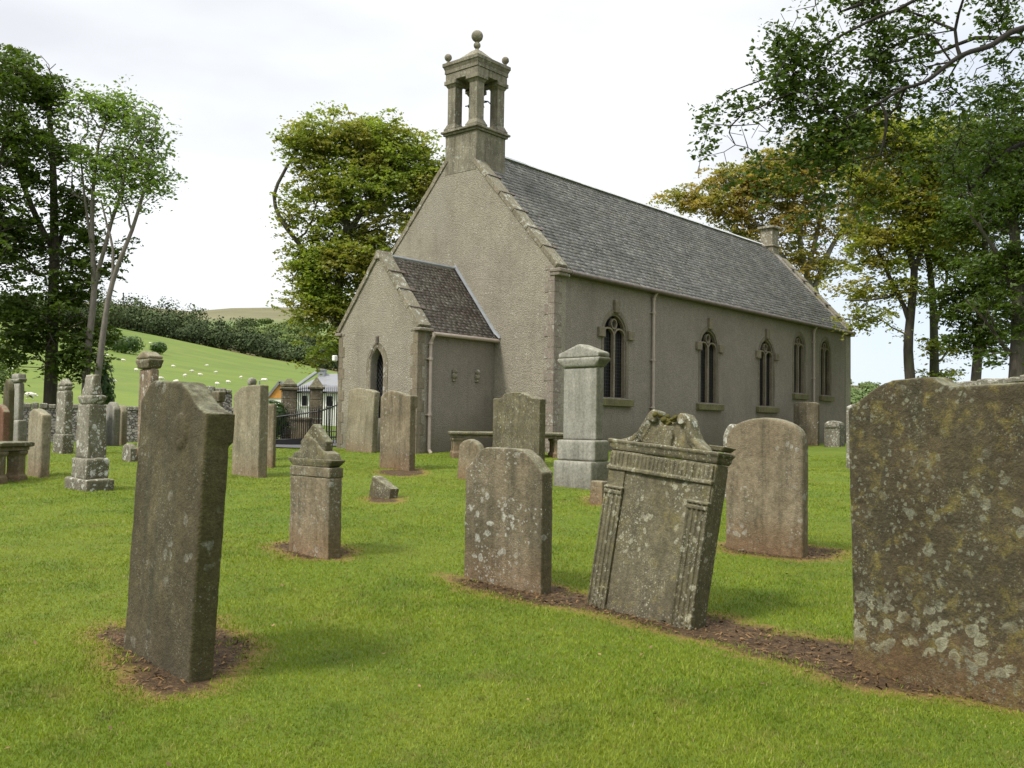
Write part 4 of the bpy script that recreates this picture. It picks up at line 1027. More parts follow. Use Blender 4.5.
rubble_wall([(p.x, p.y) for p in wl], lambda x, y: zat(990, 381, 28.5)-.17-gz(x, y), .5, 'rubble boundary wall on the right behind the huge lichen covered stone', 3)

def gate():
    Y = 36.0
    def pier(px0, px1, ytop, pointed, label):
        a_, b__ = at(px0, 430, Y), at(px1, 430, Y); c = (a_+b__)/2; w_ = (b__-a_).length*.78; z0 = gz(c.x, c.y); zt = zat((px0+px1)/2, ytop, Y)-z0
        E_ = empty('gate_pier', (c.x, c.y, z0), (0, 0, R(18))); tag(E_, label, 'gate pier', 'stone gate piers'); 
        bz = zt-.42; b = bmesh.new(); z = -.2; k = 0
        while z < bz: h = min(.34, bz-z); box(b, -w_/2, w_/2, -w_/2, w_/2, z, z+h-.008, .015); z += h
        obj('shaft', b, M_GRAVE_GREY, E_)
        b = bmesh.new(); box(b, -w_/2-.07, w_/2+.07, -w_/2-.07, w_/2+.07, bz, bz+.1, .02)
        if pointed: frustum(b, 0, 0, bz+.1, zt+.02, w_+.04, w_+.04, .06, .06)
        else: box(b, -w_/2-.0, w_/2+.0, -w_/2, w_/2, bz+.1, bz+.26, .04); frustum(b, 0, 0, bz+.26, zt, w_*.8, w_*.8, w_*.3, w_*.3)
        obj('cap', b, M_GRAVE_LICH, E_); return c
    pier(279, 297, 379, False, 'square stone gate pier with stepped cap, left of the pointed one')
    pier(308, 323, 378, True, 'stone gate pier with a pointed pyramid cap beside the church porch')
    def railing(p0, p1, h0, h1, n, label, kindname='railing', lift=0, base=0.0):
        E_ = empty(kindname, p0); tag(E_, label, 'railing', 'black iron railings'); b = bmesh.new(); d = p1-p0
        for hh in (h0*.16+lift, h0*.86+lift):
            b = bmesh.new(); k = hh/h0*1.0; tube(b, [(0, 0, hh), (d.x, d.y, d.z+hh*h1/h0)], .025, 6); obj('rail', b, M_IRON, E_)
        b = bmesh.new()
        for i in range(n+1):
            t = i/n; x, y, z = d.x*t, d.y*t, d.z*t; hh = h0*(1-t)+h1*t+lift
            tube(b, [(x, y, z+base), (x, y, z+hh-.12), (x, y, z+hh)], [.016, .016, .003], 5)
        obj('bars', b, M_IRON, E_); return E_
    g = lambda px, Yy: Vector((at(px, 430, Yy).x, Yy, gz(at(px, 430, Yy).x, Yy)))
    hgt = lambda py, Yy, px: zat(px, py, Yy)-g(px, Yy).z
    railing(g(296, Y-.1), g(309, Y-.1), hgt(385, Y, 302), hgt(385, Y, 305), 7, 'tall black spiked gate between the two stone piers', 'iron_gate')
    railing(g(322, Y-.1), g(346, Y-.2), hgt(385, Y, 322), hgt(385, Y, 335), 12, 'tall black spiked railing between the pointed pier and the porch')
    y1 = 31.5
    railing(g(272, y1), g(318, y1), hgt(413, y1, 275), hgt(406, y1, 318), 22, 'lower black railing running beside the sloping path')
    railing(g(319, y1), g(341, y1+1.8), hgt(406, y1, 318), hgt(396, y1, 338), 9, 'black handrail railing rising towards the porch door')
    b = bmesh.new(); p, q = g(270, y1-.2), g(316, y1-.2); d = q-p
    prism(b, [(0, -.05), (0, .14), (d.x*.7, .24), (d.x, .36), (d.x, -.05)], 0, .14); o = obj('ramp_kerb', b, M_IRON); o.location = p; tag(o, 'low black ramp edge below the lower railing', 'ramp')
    # low wall stone seen behind the railing
    b = bmesh.new(); p = g(291, Y-1.2); q = g(309, Y-1.2); box(b, 0, q.x-p.x, 0, .4, -.2, hgt(417, Y-1.2, 300)-.12); box(b, -.05, q.x-p.x+.05, -.05, .45, hgt(417, Y-1.2, 300)-.118, hgt(417, Y-1.2, 300), .02)
    me = weather(b, .04, .01, 3); me.name = 'stone_trough'; o = link_mesh('stone_trough', me, M_GRAVE_GREY); o.location = p; tag(o, 'low stone block with a flat slab top between the gate piers', 'stone block')
    # tarmac path
    pts = [g(262, 28.6), g(300, 28.6), g(345, 29.5), g(352, 36), g(320, 44), g(290, 44), g(300, 36), g(262, 32.4)]
    bm_ = bmesh.new(); N = 14
    L0, L1 = [g(240, 29.0), g(300, 28.8), g(345, 30.5)], [g(240, 33.2), g(300, 33.8), g(345, 37)]
    rows = []
    for i in range(N+1):
        t = i/N*2; j = min(1, int(t)); f = t-j; a_ = L0[j].lerp(L0[j+1], f); b__ = L1[j].lerp(L1[j+1], f); row = []
        for m_ in range(9):
            p = a_.lerp(b__, m_/8); row.append(bm_.verts.new((p.x, p.y, gz(p.x, p.y)+.03)))
        rows.append(row)
    for a_, b__ in zip(rows, rows[1:]):
        for m_ in range(8): bm_.faces.new([a_[m_], b__[m_], b__[m_+1], a_[m_+1]])
    o = obj('path', bm_, M_TAR); o['kind'] = 'structure'
gate()

def house():
    Y = 62.0; mpp = Y/F_PX
    p = at(300, 400, Y); z0 = gz(p.x, p.y)
    E_ = empty('cottage', (p.x, p.y, z0)); tag(E_, 'white cottage with grey slate roof and ochre gable beyond the gate', 'house')
    X = lambda px: at(px, 400, Y).x-p.x
    Z = lambda py: zat(320, py, Y)-z0
    b = bmesh.new(); box(b, X(294), X(372), 0, 6, -.5, Z(392)); obj('wall', b, M_WHITE, E_)
    b = bmesh.new(); xl, xr = X(291), X(375); zr = Z(371); ze = Z(391.5)
    A = [b.verts.new(q) for q in ((xl, -.3, ze), (xr, -.3, ze), (xr, 6.3, ze), (xl, 6.3, ze), (X(316), 3, zr), (xr-1.5, 3, zr))]
    for f in ((0, 1, 5, 4), (1, 2, 5), (2, 3, 4, 5), (3, 0, 4), (0, 3, 2, 1)): b.faces.new([A[i] for i in f])
    obj('roof', b, M_HSLATE, E_)
    b = bmesh.new(); box(b, X(310), X(316.5), 2.4, 3.2, Z(384), Z(367.5)); box(b, X(309.5), X(317), 2.35, 3.25, Z(368.4), Z(367), 0); obj('chimney', b, M_LEAD, E_)
    b = bmesh.new(); tube(b, [(X(315), .5, Z(371.5)), (X(292), -.3, ze+.05)], .12, 6); obj('hip_flashing', b, M_LEAD, E_)
    for px in (302, 327):
        b = bmesh.new(); box(b, X(px), X(px+5), -.05, .05, Z(406), Z(396)); f = obj('window', b, M_GLASS, E_)
        b = bmesh.new(); box(b, X(px)-.1, X(px+5)+.1, -.08, .0, Z(406.8), Z(406.1)); obj('sill', b, M_WHITE, f)
    # side wing with the ochre gable
    b = bmesh.new(); box(b, X(268.5), X(287), -.35, 5.5, -.5, Z(399)); obj('wing_wall', b, M_WHITE, E_)
    b = bmesh.new(); prism(b, [(X(268.5), Z(399)), (X(281), Z(383.5)), (X(293), Z(399))], -.40, -.30); obj('wing_gable', b, M_ORANGE, E_)
    b = bmesh.new()
    for a_, c_ in (((X(267), Z(400.5)), (X(281), Z(382.5))), ((X(281), Z(382.5)), (X(295), Z(400.5)))): sweep(b, [a_, c_], .16, -.5, 5.6)
    obj('wing_roof', b, M_HSLATE, E_)
    b = bmesh.new(); box(b, X(272), X(275.5), -.40, -.34, Z(412), Z(403)); obj('wing_window', b, M_GLASS, E_)
house()
def lamp():
    p = at(259, 400, 52); z0 = gz(p.x, p.y); E_ = empty('street_lamp', (p.x, p.y, z0)); tag(E_, 'slim grey street lamp with a white head beyond the wall', 'street lamp')
    zt = zat(259, 381, 52)-z0; b = bmesh.new(); tube(b, [(0, 0, 0), (0, 0, zt), (.3, 0, zt+.05)], [.05, .04, .03], 8); obj('post', b, M_LEAD, E_)
    b = bmesh.new(); box(b, .1, .42, -.1, .1, zt+.0, zt+.14, .04); obj('lamp_head', b, M_WHITE, E_)
lamp()

# ------------------------------------------------------------------ trees
def grow(polys, clouds, seed, r_tip=.012, wander=.12, droop=0.0, step=.55, path_w=.25, trunk_r=None):
    """polys: [(points, r0, r1)] solid limbs; clouds: (k,3) points the twigs must reach. Returns nodes, parents, radii."""
    rg = np.random.default_rng(seed); N = []; Pn = []; fixed = []
    for pts, ra, rb in polys:
        pts = [np.array(p, float) for p in pts]
        start = -1
        if N:
            d = [np.linalg.norm(np.array(q)-pts[0]) for q in N]; start = int(np.argmin(d))
        seg = []
        # Catmull-Rom through the given points
        PP = [pts[0]]+pts+[pts[-1]]
        for i in range(1, len(PP)-2):
            L_ = np.linalg.norm(PP[i+1]-PP[i]); n = max(2, int(L_/step))
            for j in range(n):
                t = j/n; a, b, c, d_ = PP[i-1], PP[i], PP[i+1], PP[i+2]
                seg.append(.5*((2*b)+(-a+c)*t+(2*a-5*b+4*c-d_)*t*t+(-a+3*b-3*c+d_)*t**3))
        seg.append(pts[-1])
        for i, s in enumerate(seg):
            if i == 0 and start >= 0: continue
            N.append(tuple(s)); Pn.append(start if (i == 0 or (i == 1 and start >= 0)) else len(N)-2)
            fixed.append(ra+(rb-ra)*i/max(1, len(seg)-1))
    nf = len(N); nodes = np.array(N); par = list(Pn); plen = np.zeros(nf)
    for i in range(nf):
        if par[i] >= 0: plen[i] = plen[par[i]]+np.linalg.norm(nodes[i]-nodes[par[i]])
    ok = np.array(fixed) < 1e9; base_cost = np.where(np.arange(nf) < 1, 0, 0.0)
    hmin = nodes[0, 2]+.12*(nodes[:, 2].max()-nodes[0, 2]); ban = nodes[:, 2] < hmin
    dmin = np.array([np.min(np.linalg.norm(nodes-c, axis=1)) for c in clouds]); order = np.argsort(dmin)
    buf = np.zeros((nf+len(clouds)*14+10, 3)); buf[:nf] = nodes; pl = np.zeros(len(buf)); pl[:nf] = plen; bn = np.zeros(len(buf), bool); bn[:nf] = ban; cnt = nf
    for k in order:
        c = clouds[k]; dv = buf[:cnt]-c; d = np.sqrt((dv**2).sum(1)); cost = d+path_w*pl[:cnt]+np.where(bn[:cnt], 50, 0)+np.where(dv[:, 2] > 0, dv[:, 2]*.5*(1 if droop == 0 else 0), 0)
        i = int(np.argmin(cost)); a = buf[i].copy(); L_ = np.linalg.norm(c-a); n = min(12, max(1, int(L_/step)))
        prev = i; perp = rg.normal(0, 1, 3)*wander*L_
        for j in range(1, n+1):
            t = j/n; q = a+(c-a)*t+perp*math.sin(math.pi*t)*.5+rg.normal(0, .03, 3)+np.array([0, 0, .10*L_*math.sin(math.pi*t)*(1 if droop >= 0 else 1)])
            buf[cnt] = q; par.append(prev); pl[cnt] = pl[prev]+L_/n; prev = cnt; cnt += 1
    nodes = buf[:cnt]; par = np.array(par); rad2 = np.zeros(cnt); kids = np.zeros(cnt, int)
    for i in range(cnt-1, -1, -1):
        if rad2[i] == 0: rad2[i] = r_tip**2.3
        if par[i] >= 0: rad2[par[i]] += rad2[i]; kids[par[i]] += 1
    rad = rad2**(1/2.3)
    for i in range(nf): rad[i] = fixed[i]
    for i in range(nf, cnt): rad[i] = min(rad[i], rad[par[i]]*.8 if par[i] < nf else rad[par[i]])
    return nodes, par, rad, nf
def limbs(nodes, par, rad, mat, parent, name='trunk', mx=8):
    V = []; Fc = []; kids = {}
    cnt = len(nodes); ring = {}
    for i in range(cnt):
        if par[i] >= 0: kids.setdefault(par[i], []).append(i)
    main = {k: max(v, key=lambda q: rad[q]) for k, v in kids.items()}
    seg = 7 if mx >= 8 else 5
    def mk(i, t, r):
        t = t/(np.linalg.norm(t)+1e-9); up = np.array([0, 0, 1.0]) if abs(t[2]) < .9 else np.array([0, 1.0, 0])
        a = np.cross(t, up); a /= np.linalg.norm(a)+1e-9; b = np.cross(t, a); k = len(V)
        for q in range(seg):
            an = 2*math.pi*q/seg; V.append(nodes[i]+(a*math.cos(an)+b*math.sin(an))*r)
        return k
    done = {}
    for i in range(cnt):
        if par[i] < 0: 
            t = nodes[kids[i][0]]-nodes[i]; done[i] = mk(i, t, rad[i]*1.25); continue
        p = par[i]; t = nodes[i]-nodes[p]
        if i in main: t = t/(np.linalg.norm(t)+1e-9)+(nodes[main[i]]-nodes[i])/(np.linalg.norm(nodes[main[i]]-nodes[i])+1e-9)
        k1 = mk(i, t, rad[i])
        if main.get(p) == i and p in done: k0 = done[p]
        else: k0 = mk(p, nodes[i]-nodes[p], min(rad[p], rad[i]*1.25))
        done[i] = k1
        # align ring k1 to k0 to avoid twisting
        A = np.array(V[k0:k0+seg])-nodes[p]; B = np.array(V[k1:k1+seg])-nodes[i]
        best, bs = 0, -1e9
        for s_ in range(seg):
            sc = (A*np.roll(B, -s_, 0)).sum()
            if sc > bs: bs, best = sc, s_
        Bn = np.roll(np.array(V[k1:k1+seg]), -best, 0)
        for q in range(seg): V[k1+q] = Bn[q]
        for q in range(seg): Fc.append((k0+q, k0+(q+1) % seg, k1+(q+1) % seg, k1+q))
    return np_mesh(name, V, Fc, mat, parent, smooth=True)
def leaves(nodes, par, rad, nf, per, spread, size, mat, parent, seed, flat=.35, rmax=.05, jitter=.5, name='crown', vs=.35, gap=-.12):
    rg = np.random.default_rng(seed); idx = np.where((np.arange(len(nodes)) >= nf) & (rad < rmax))[0]
    near_ = size < .05; C = nodes[idx]
    if True:                                               # open up the crown: whole boughs go bare here and there
        o_ = Vector((seed*3.7, seed*1.9, 0)); fq = .42 if not near_ else 1.5
        mk_ = np.array([mnoise.noise(Vector((p[0]*fq, p[1]*fq, p[2]*fq*1.5))+o_) for p in C.tolist()]); C = C[mk_ > gap]; size = size*(.56 if not near_ else 1)
    ns = (rg.poisson(2.6 if not near_ else 1.5, len(C))); S0 = np.repeat(C, ns, 0)+rg.normal(0, 1, (int(ns.sum()), 3))*np.array([spread, spread, spread*max(vs, .55)])*.8
    cnt_ = rg.poisson(per*(1.15 if not near_ else .66)*(.4+1.2*rg.random(len(S0)))); m_ = len(S0)
    tx = rg.normal(0, .28 if vs < .9 else .8, (m_, 2)); rad_s = spread*rg.uniform(.5, 1.1, m_)
    base = np.repeat(S0, cnt_, 0); n = len(base); r_s = np.repeat(rad_s, cnt_); tx = np.repeat(tx, cnt_, 0)
    dx, dy = rg.normal(0, .6, n)*r_s, rg.normal(0, .6, n)*r_s
    P = base+np.stack([dx, dy, dx*tx[:, 0]+dy*tx[:, 1]+rg.normal(0, .10, n)*r_s-.25*(dx*dx+dy*dy)/r_s], -1)
    th = rg.uniform(0, 2*math.pi, n); tilt = rg.normal(0, flat, (n, 2))
    nx, ny = tilt[:, 0], tilt[:, 1]; nrm = np.stack([nx, ny, np.ones(n)], -1); nrm /= np.linalg.norm(nrm, axis=1)[:, None]
    a = np.stack([np.cos(th), np.sin(th), np.zeros(n)], -1); a -= nrm*(a*nrm).sum(1)[:, None]; a /= np.linalg.norm(a, axis=1)[:, None]; b = np.cross(nrm, a)
    s = (size*rg.uniform(1-jitter, 1+jitter, n))[:, None]
    V = np.stack([P-a*s, P+b*s*.55+nrm*s*.12, P+a*s, P-b*s*.55+nrm*s*.12], 1).reshape(-1, 3); Fc = np.arange(4*n).reshape(-1, 4)
    return np_mesh(name, V, Fc, mat, parent)
def cloud(blobs, Y, seed, dY=.8, gap=.0):
    """points inside ellipses given in picture measurements (cx, cy, rx, ry, n[, dy offset]) at distance Y, with real depth"""
    rg = np.random.default_rng(seed); out = []
    for bb in blobs:
        cx_, cy_, rx, ry, n = bb[:5]; off = bb[5] if len(bb) > 5 else 0; Yb = Y+off; c = np.array(at(cx_, cy_, Yb)); m = Yb/F_PX
        d = rg.normal(0, 1, (n, 3)); d /= np.linalg.norm(d, axis=1)[:, None]; r = rg.random(n)**(1/2.2)
        out.append(c+d*r[:, None]*np.array([rx*m, dY*(rx+ry)/2*m, ry*m]))
    return np.concatenate(out)
def tree(label, base, Y, limb_px, blobs, bark, leaf, seed, per=26, size=.13, spread=.38, name='tree', group=None, flat=.75, dY=.8, wander=.12, cat='tree', vs=.38, step=.55, r_tip=.014, path_w=.25, rmax=.05, gap=-.12, strands=None, extra=None):
    """limb_px: list of (list of (px,py[,dy]), r0, r1)"""
    b0 = at(base[0], base[1], Y); z0 = gz(b0.x, b0.y); E_ = empty(name, (b0.x, b0.y, z0)); tag(E_, label, cat, group)
    polys = []
    for pts, ra, rb in limb_px:
        q = [at(p[0], p[1], Y+(p[2] if len(p) > 2 else 0)) for p in pts]
        polys.append(([tuple(v-Vector((b0.x, b0.y, z0))) for v in q], ra, rb))
    first = polys[0][0]; polys[0] = ([(first[0][0], first[0][1], -.2)]+list(first), polys[0][1], polys[0][2])
    cl = cloud(blobs, Y, seed, dY)-np.array([b0.x, b0.y, z0])
    if strands:                                            # hanging sprays: short strings of points that sag from each start
        g2 = np.random.default_rng(seed+5); keep = cl[g2.random(len(cl)) < .5]; out = [cl]
        for p in keep:
            d = np.array([g2.normal(-.25, .35), g2.normal(0, .3), -1.0])*g2.uniform(.25, .7)*strands
            out.append(p+np.arange(1, 5)[:, None]/4*d)
        cl = np.concatenate(out)
    if extra is not None: cl = np.concatenate([cl, np.array(extra)-np.array([b0.x, b0.y, z0])])
    nodes, par, rad, nf = grow(polys, cl, seed, wander=wander, step=step, r_tip=r_tip, path_w=path_w)
    limbs(nodes, par, rad, bark, E_); leaves(nodes, par, rad, nf, per, spread, size, leaf, E_, seed, flat=flat, vs=vs, rmax=rmax, gap=gap)
    return E_
TG = 'beech trees around the churchyard'
# left: dark tree
tree('tall dense dark beech with a straight dark trunk beyond the left wall', (50, 405), 37, [([(50, 400), (52, 330), (54, 240), (52, 150), (46, 90)], .28, .08), ([(53, 260), (68, 215, 1), (72, 185, 1)], .12, .04), ([(52, 250), (25, 190), (5, 120)], .14, .05)],
     [(22, 80, 34, 36, 60), (52, 92, 18, 34, 40), (0, 150, 45, 60, 80), (50, 165, 30, 50, 90), (74, 205, 16, 36, 30), (10, 240, 50, 45, 90), (70, 260, 45, 45, 100), (45, 320, 55, 30, 90, -1), (66, 360, 34, 18, 46, -1), (90, 330, 20, 20, 22), (20, 345, 30, 26, 36)],
     M_BARK_D, M_LEAF_DARK, 11, per=28, size=.15, spread=.45, group=TG, dY=.8, gap=-.2)
tree('dark beech cut off by the left edge of the picture', (-40, 410), 35, [([(-40, 405), (-34, 300), (-28, 180), (-20, 100)], .38, .1), ([(-34, 300), (-60, 200), (-90, 120)], .15, .05), ([(-30, 260), (-10, 190), (8, 130)], .13, .04)],
     [(-20, 75, 45, 35, 70), (10, 130, 35, 45, 60), (-50, 150, 60, 60, 100), (-20, 230, 55, 60, 110), (-40, 330, 60, 50, 90), (0, 385, 20, 22, 24, -2), (-60, 400, 40, 30, 30)],
     M_BARK_D, M_LEAF_DARK, 12, per=20, size=.15, spread=.45, group=TG)
# twin slim trunks
tree('slim pale beech with forking bare stems, just right of the dark straight one', (88, 402), 36,
     [([(85, 400), (88, 350), (94, 290), (92, 240), (93, 190), (99, 140)], .17, .05), ([(94, 285), (104, 250), (112, 220), (122, 190), (128, 150)], .09, .04), ([(92, 250), (85, 200), (80, 150)], .06, .03)],
     [(95, 110, 24, 22, 60), (122, 115, 28, 24, 70), (100, 160, 28, 32, 80), (130, 165, 26, 30, 60), (85, 190, 18, 26, 25), (112, 205, 22, 16, 25)],
     M_BARK_P, M_LEAF_FRESH, 13, per=9, size=.13, spread=.42, group=TG, flat=.7, vs=.8, gap=-.02)
tree('second slim pale beech, its stem bending right towards the open sky', (96, 402), 35.4,
     [([(95, 400), (101, 350), (108, 300), (118, 265), (132, 230), (144, 190), (150, 155)], .15, .045), ([(112, 285), (113, 250), (107, 225), (101, 200)], .06, .03), ([(130, 235), (128, 212), (120, 198)], .045, .03)],
     [(148, 125, 20, 26, 55), (140, 160, 24, 26, 60), (152, 180, 14, 20, 24), (126, 190, 20, 22, 30)],
     M_BARK_P, M_LEAF_FRESH, 14, per=9, size=.13, spread=.42, group=TG, flat=.7, vs=.8, gap=-.02)
# behind the porch
tree('full green beech behind the porch with one bare limb curving out on the left', (345, 410), 41,
     [([(345, 405), (342, 350), (338, 300), (345, 240), (352, 180), (360, 140)], .30, .08), ([(340, 300), (318, 268), (296, 240), (280, 218), (274, 195), (284, 172), (296, 150)], .12, .06), ([(300, 243), (312, 220), (318, 196)], .05, .03), ([(344, 240), (370, 200), (395, 170)], .15, .05), ([(348, 220), (328, 180), (318, 140)], .13, .05), ([(340, 320), (380, 290), (410, 260)], .14, .05)],
     [(350, 135, 52, 26, 110), (310, 145, 26, 30, 50), (400, 155, 38, 32, 90), (375, 190, 60, 40, 130), (425, 190, 20, 30, 50), (330, 180, 34, 30, 60), (360, 240, 50, 40, 110), (400, 250, 40, 50, 70), (315, 265, 26, 22, 45), (325, 300, 38, 26, 80), (350, 330, 36, 30, 60), (312, 300, 20, 20, 25), (296, 205, 14, 26, 16), (330, 350, 22, 16, 20), (370, 270, 44, 30, 70), (330, 250, 30, 26, 40), (345, 215, 30, 26, 40)],
     M_BARK_D, M_LEAF_MID, 15, per=30, size=.14, spread=.44, group=TG, gap=-.36)
# right
tree('golden brown beech with many upright stems behind the far gable', (810, 402), 62,
     [([(812, 400), (815, 320), (812, 290)], .55, .40), ([(812, 295), (830, 250), (850, 215), (860, 180)], .22, .06), ([(812, 295), (800, 240), (806, 190), (800, 150)], .24, .07), ([(813, 300), (770, 240), (740, 210), (700, 200)], .22, .06), ([(808, 270), (820, 220), (828, 170)], .18, .06)],
     [(775, 180, 50, 26, 130), (720, 200, 40, 18, 70), (680, 196, 22, 10, 18), (745, 225, 40, 20, 70), (800, 220, 50, 34, 120), (830, 170, 40, 30, 80), (860, 215, 24, 34, 50), (790, 160, 40, 16, 50), (740, 180, 30, 16, 40), (850, 140, 40, 20, 50), (870, 180, 30, 30, 50), (800, 260, 40, 20, 40), (840, 265, 26, 18, 30)],
     M_BARK_G, M_LEAF_GOLD, 16, per=26, size=.19, spread=.62, group=TG, dY=.6, gap=-.28)
tree('yellow green beech with a crooked trunk, nearest the far church corner', (912, 410), 40,
     [([(912, 405), (908, 350), (911, 310), (914, 270), (906, 240), (905, 200), (900, 150)], .26, .08), ([(911, 318), (895, 290), (880, 255), (868, 235), (855, 215)], .11, .04), ([(914, 270), (925, 240), (930, 200)], .12, .05), ([(896, 295), (870, 300, -1), (845, 300, -1)], .06, .03), ([(876, 250), (890, 225), (900, 205)], .05, .03)],
     [(895, 150, 45, 26, 100), (925, 165, 35, 26, 80), (880, 195, 45, 22, 80), (925, 210, 45, 24, 90), (870, 240, 30, 16, 30), (868, 290, 30, 10, 26), (856, 318, 24, 10, 14), (900, 285, 18, 8, 10), (862, 170, 26, 28, 40), (880, 130, 40, 18, 60), (940, 140, 40, 20, 60), (905, 235, 40, 12, 40), (885, 265, 24, 8, 20)],
     M_BARK_D, M_LEAF_YG, 17, per=22, size=.14, spread=.45, group=TG, gap=-.3)
tree('straight dark beech second in the row right of the church', (934, 410), 42,
     [([(934, 405), (934, 350), (933, 310), (930, 270), (926, 240), (935, 180)], .26, .07), ([(934, 330), (945, 290), (950, 240)], .09, .04), ([(934, 370), (948, 350), (950, 340)], .05, .03)],
     [(945, 175, 40, 30, 90), (940, 225, 36, 22, 70), (958, 260, 30, 18, 40), (930, 290, 20, 10, 12), (950, 135, 40, 22, 60), (925, 255, 30, 12, 30), (960, 235, 34, 16, 40), (940, 345, 22, 8, 14), (936, 375, 24, 7, 14)],
     M_BARK_D, M_LEAF_MID, 18, per=20, size=.14, spread=.45, group=TG, gap=-.3)
tree('leaning dark beech third in the row right of the church', (976, 410), 38,
     [([(974, 405), (978, 350), (982, 300), (985, 240), (980, 170)], .24, .07), ([(980, 330), (960, 300), (942, 280)], .07, .03), ([(1010, 360, 1), (990, 320), (968, 290), (950, 275)], .08, .04)],
     [(985, 160, 45, 40, 110), (975, 215, 42, 26, 80), (985, 270, 40, 26, 80), (960, 300, 40, 22, 60), (990, 330, 32, 20, 40), (968, 340, 24, 12, 20)],
     M_BARK_D, M_LEAF_DARK, 19, per=22, size=.14, spread=.45, group=TG, gap=-.3)
tree('thick trunked dark beech at the right edge behind the wall', (1015, 412), 32,
     [([(1016, 405), (1018, 350), (1018, 290), (1014, 230), (1010, 150)], .36, .10), ([(1018, 300), (995, 250), (970, 215)], .12, .04), ([(1017, 280), (1045, 220), (1060, 160)], .16, .05), ([(1016, 360), (1003, 345), (985, 320), (966, 300)], .08, .03)],
     [(1010, 130, 50, 45, 120), (1000, 200, 40, 40, 90), (1040, 200, 50, 60, 80), (1010, 260, 40, 26, 60), (990, 310, 30, 20, 40), (1040, 300, 36, 40, 50), (1000, 350, 22, 12, 14)],
     M_BARK_D, M_LEAF_DARK, 20, per=22, size=.13, spread=.42, group=TG, gap=-.3)
# the near beech whose limb hangs over the churchyard from outside the frame
tree('dark near beech limb with drooping leafy sprays reaching in from the upper right', (1370, 560), 11.5,
     [([(1370, 540), (1360, 350), (1340, 150), (1320, -60)], .42, .16), ([(1350, 220), (1230, 60, -.6), (1120, 15, -1), (1024, 28, -1.6), (990, 46, -1.8), (960, 56, -2), (925, 82, -2.2), (905, 88, -2.2), (880, 102, -2.3), (846, 118, -2.4)], .085, .010),
      ([(1120, 15, -1), (1024, 38, -1.2), (975, 38, -1.2), (940, 52, -1.0), (890, 62, -.8), (850, 70, -.6)], .04, .008), ([(1300, -40, 0), (1100, -100, -1), (980, -60, -1.6), (915, 0, -2), (880, 16, -2), (830, 42, -2), (790, 70, -2.1), (762, 80, -2.1), (735, 90, -2.1), (718, 98, -2.1)], .06, .004),
      ([(980, -60, -1.6), (915, -15, -1.8), (878, -2, -1.8), (840, 12, -1.8)], .05, .015), ([(960, 60, -2), (955, 30, -2), (963, 0, -2.2)], .02, .012), ([(885, 100, -2.3), (886, 130, -2.3), (880, 155, -2.3)], .018, .01), ([(1230, 60, -.6), (1100, 120, -1), (1010, 150, -1), (970, 190, -1)], .07, .02)],
     [(735, 108, 22, 12, 9, -2.1), (710, 108, 10, 5, 3, -2.1), (762, 128, 12, 12, 6, -2.1), (785, 40, 22, 28, 22, -2), (825, 50, 34, 34, 40, -2), (800, 85, 24, 20, 22, -2), (836, 115, 30, 20, 34, -2.1), (820, 140, 22, 20, 24, -2.1), (845, 165, 16, 18, 12, -2.1), (880, 40, 34, 26, 34, -1.8), (870, 85, 30, 22, 26, -1.8), (920, 30, 28, 20, 14, -1.8), (905, 120, 30, 18, 22, -2), (945, 100, 30, 24, 26, -1.6), (1000, 75, 30, 22, 22, -1.2), (1000, 5, 30, 20, 26, -1.2), (960, 140, 30, 24, 22, -1.2), (1010, 150, 30, 30, 30, -1), (860, -10, 60, 20, 34, -1.8), (1060, 60, 60, 60, 30, 0), (1100, 150, 60, 80, 30, 0), (1200, 0, 140, 100, 50, 0)],
     M_BARK_N, M_LEAF_NEAR, 21, per=17, size=.027, spread=.10, group=TG, flat=.9, dY=.5, vs=1.0, step=.14, r_tip=.0026, wander=.10, path_w=.15, rmax=.012, strands=1.0,
     extra=np.random.default_rng(77).normal(0, 1, (150, 3))*np.array([2.2, 2.0, .5])+np.array([4.5, 3.0, 7.6]))  # unseen canopy overhead, added to shade the foreground

# ------------------------------------------------------------------ far woods, hedges, sheep
def woods(name, label, spots, mat, seed, q=420, leafsz=.55):
    """spots: (x, y, z, radius, height, conifer)"""
    rg = np.random.default_rng(seed); V = []; tint = []
    for x, y, z, r, h, con in spots:
        n = int(q*(r/5)**1.3); d = rg.normal(0, 1, (n, 3)); d /= np.linalg.norm(d, axis=1)[:, None]
        lob = 1+.22*np.sin(d[:, 0]*5+x)*np.sin(d[:, 1]*4+y)+.18*np.sin(d[:, 2]*7+x*.7)
        rr = (rg.random(n)**.35)*lob
        P = d*rr[:, None]*np.array([r, r, h*.5])
        if con:
            t = rg.random(n); a = rg.uniform(0, 2*math.pi, n); R_ = r*(1-t)*rg.uniform(.7, 1, n); P = np.stack([R_*np.cos(a), R_*np.sin(a), (t-.5)*h], -1)
        P = P+np.array([x, y, z+h*.5])
        nn = d+rg.normal(0, .5, (n, 3)); nn /= np.linalg.norm(nn, axis=1)[:, None]; aa = np.cross(nn, rg.normal(0, 1, (n, 3))); aa /= np.linalg.norm(aa, axis=1)[:, None]; bb = np.cross(nn, aa)
        s = (leafsz*rg.uniform(.6, 1.4, n)*(.8 if con else 1))[:, None]
        V.append(np.stack([P-aa*s, P-bb*s, P+aa*s, P+bb*s], 1).reshape(-1, 3)); tint.append(np.full(4*n, rg.random()*.8+(.0 if not con else -.3)))
    V = np.concatenate(V); o = np_mesh(name, V, np.arange(len(V)).reshape(-1, 4), mat, None, {'tint': np.concatenate(tint)})
    tag(o, label, 'woods', None, 'stuff'); return o
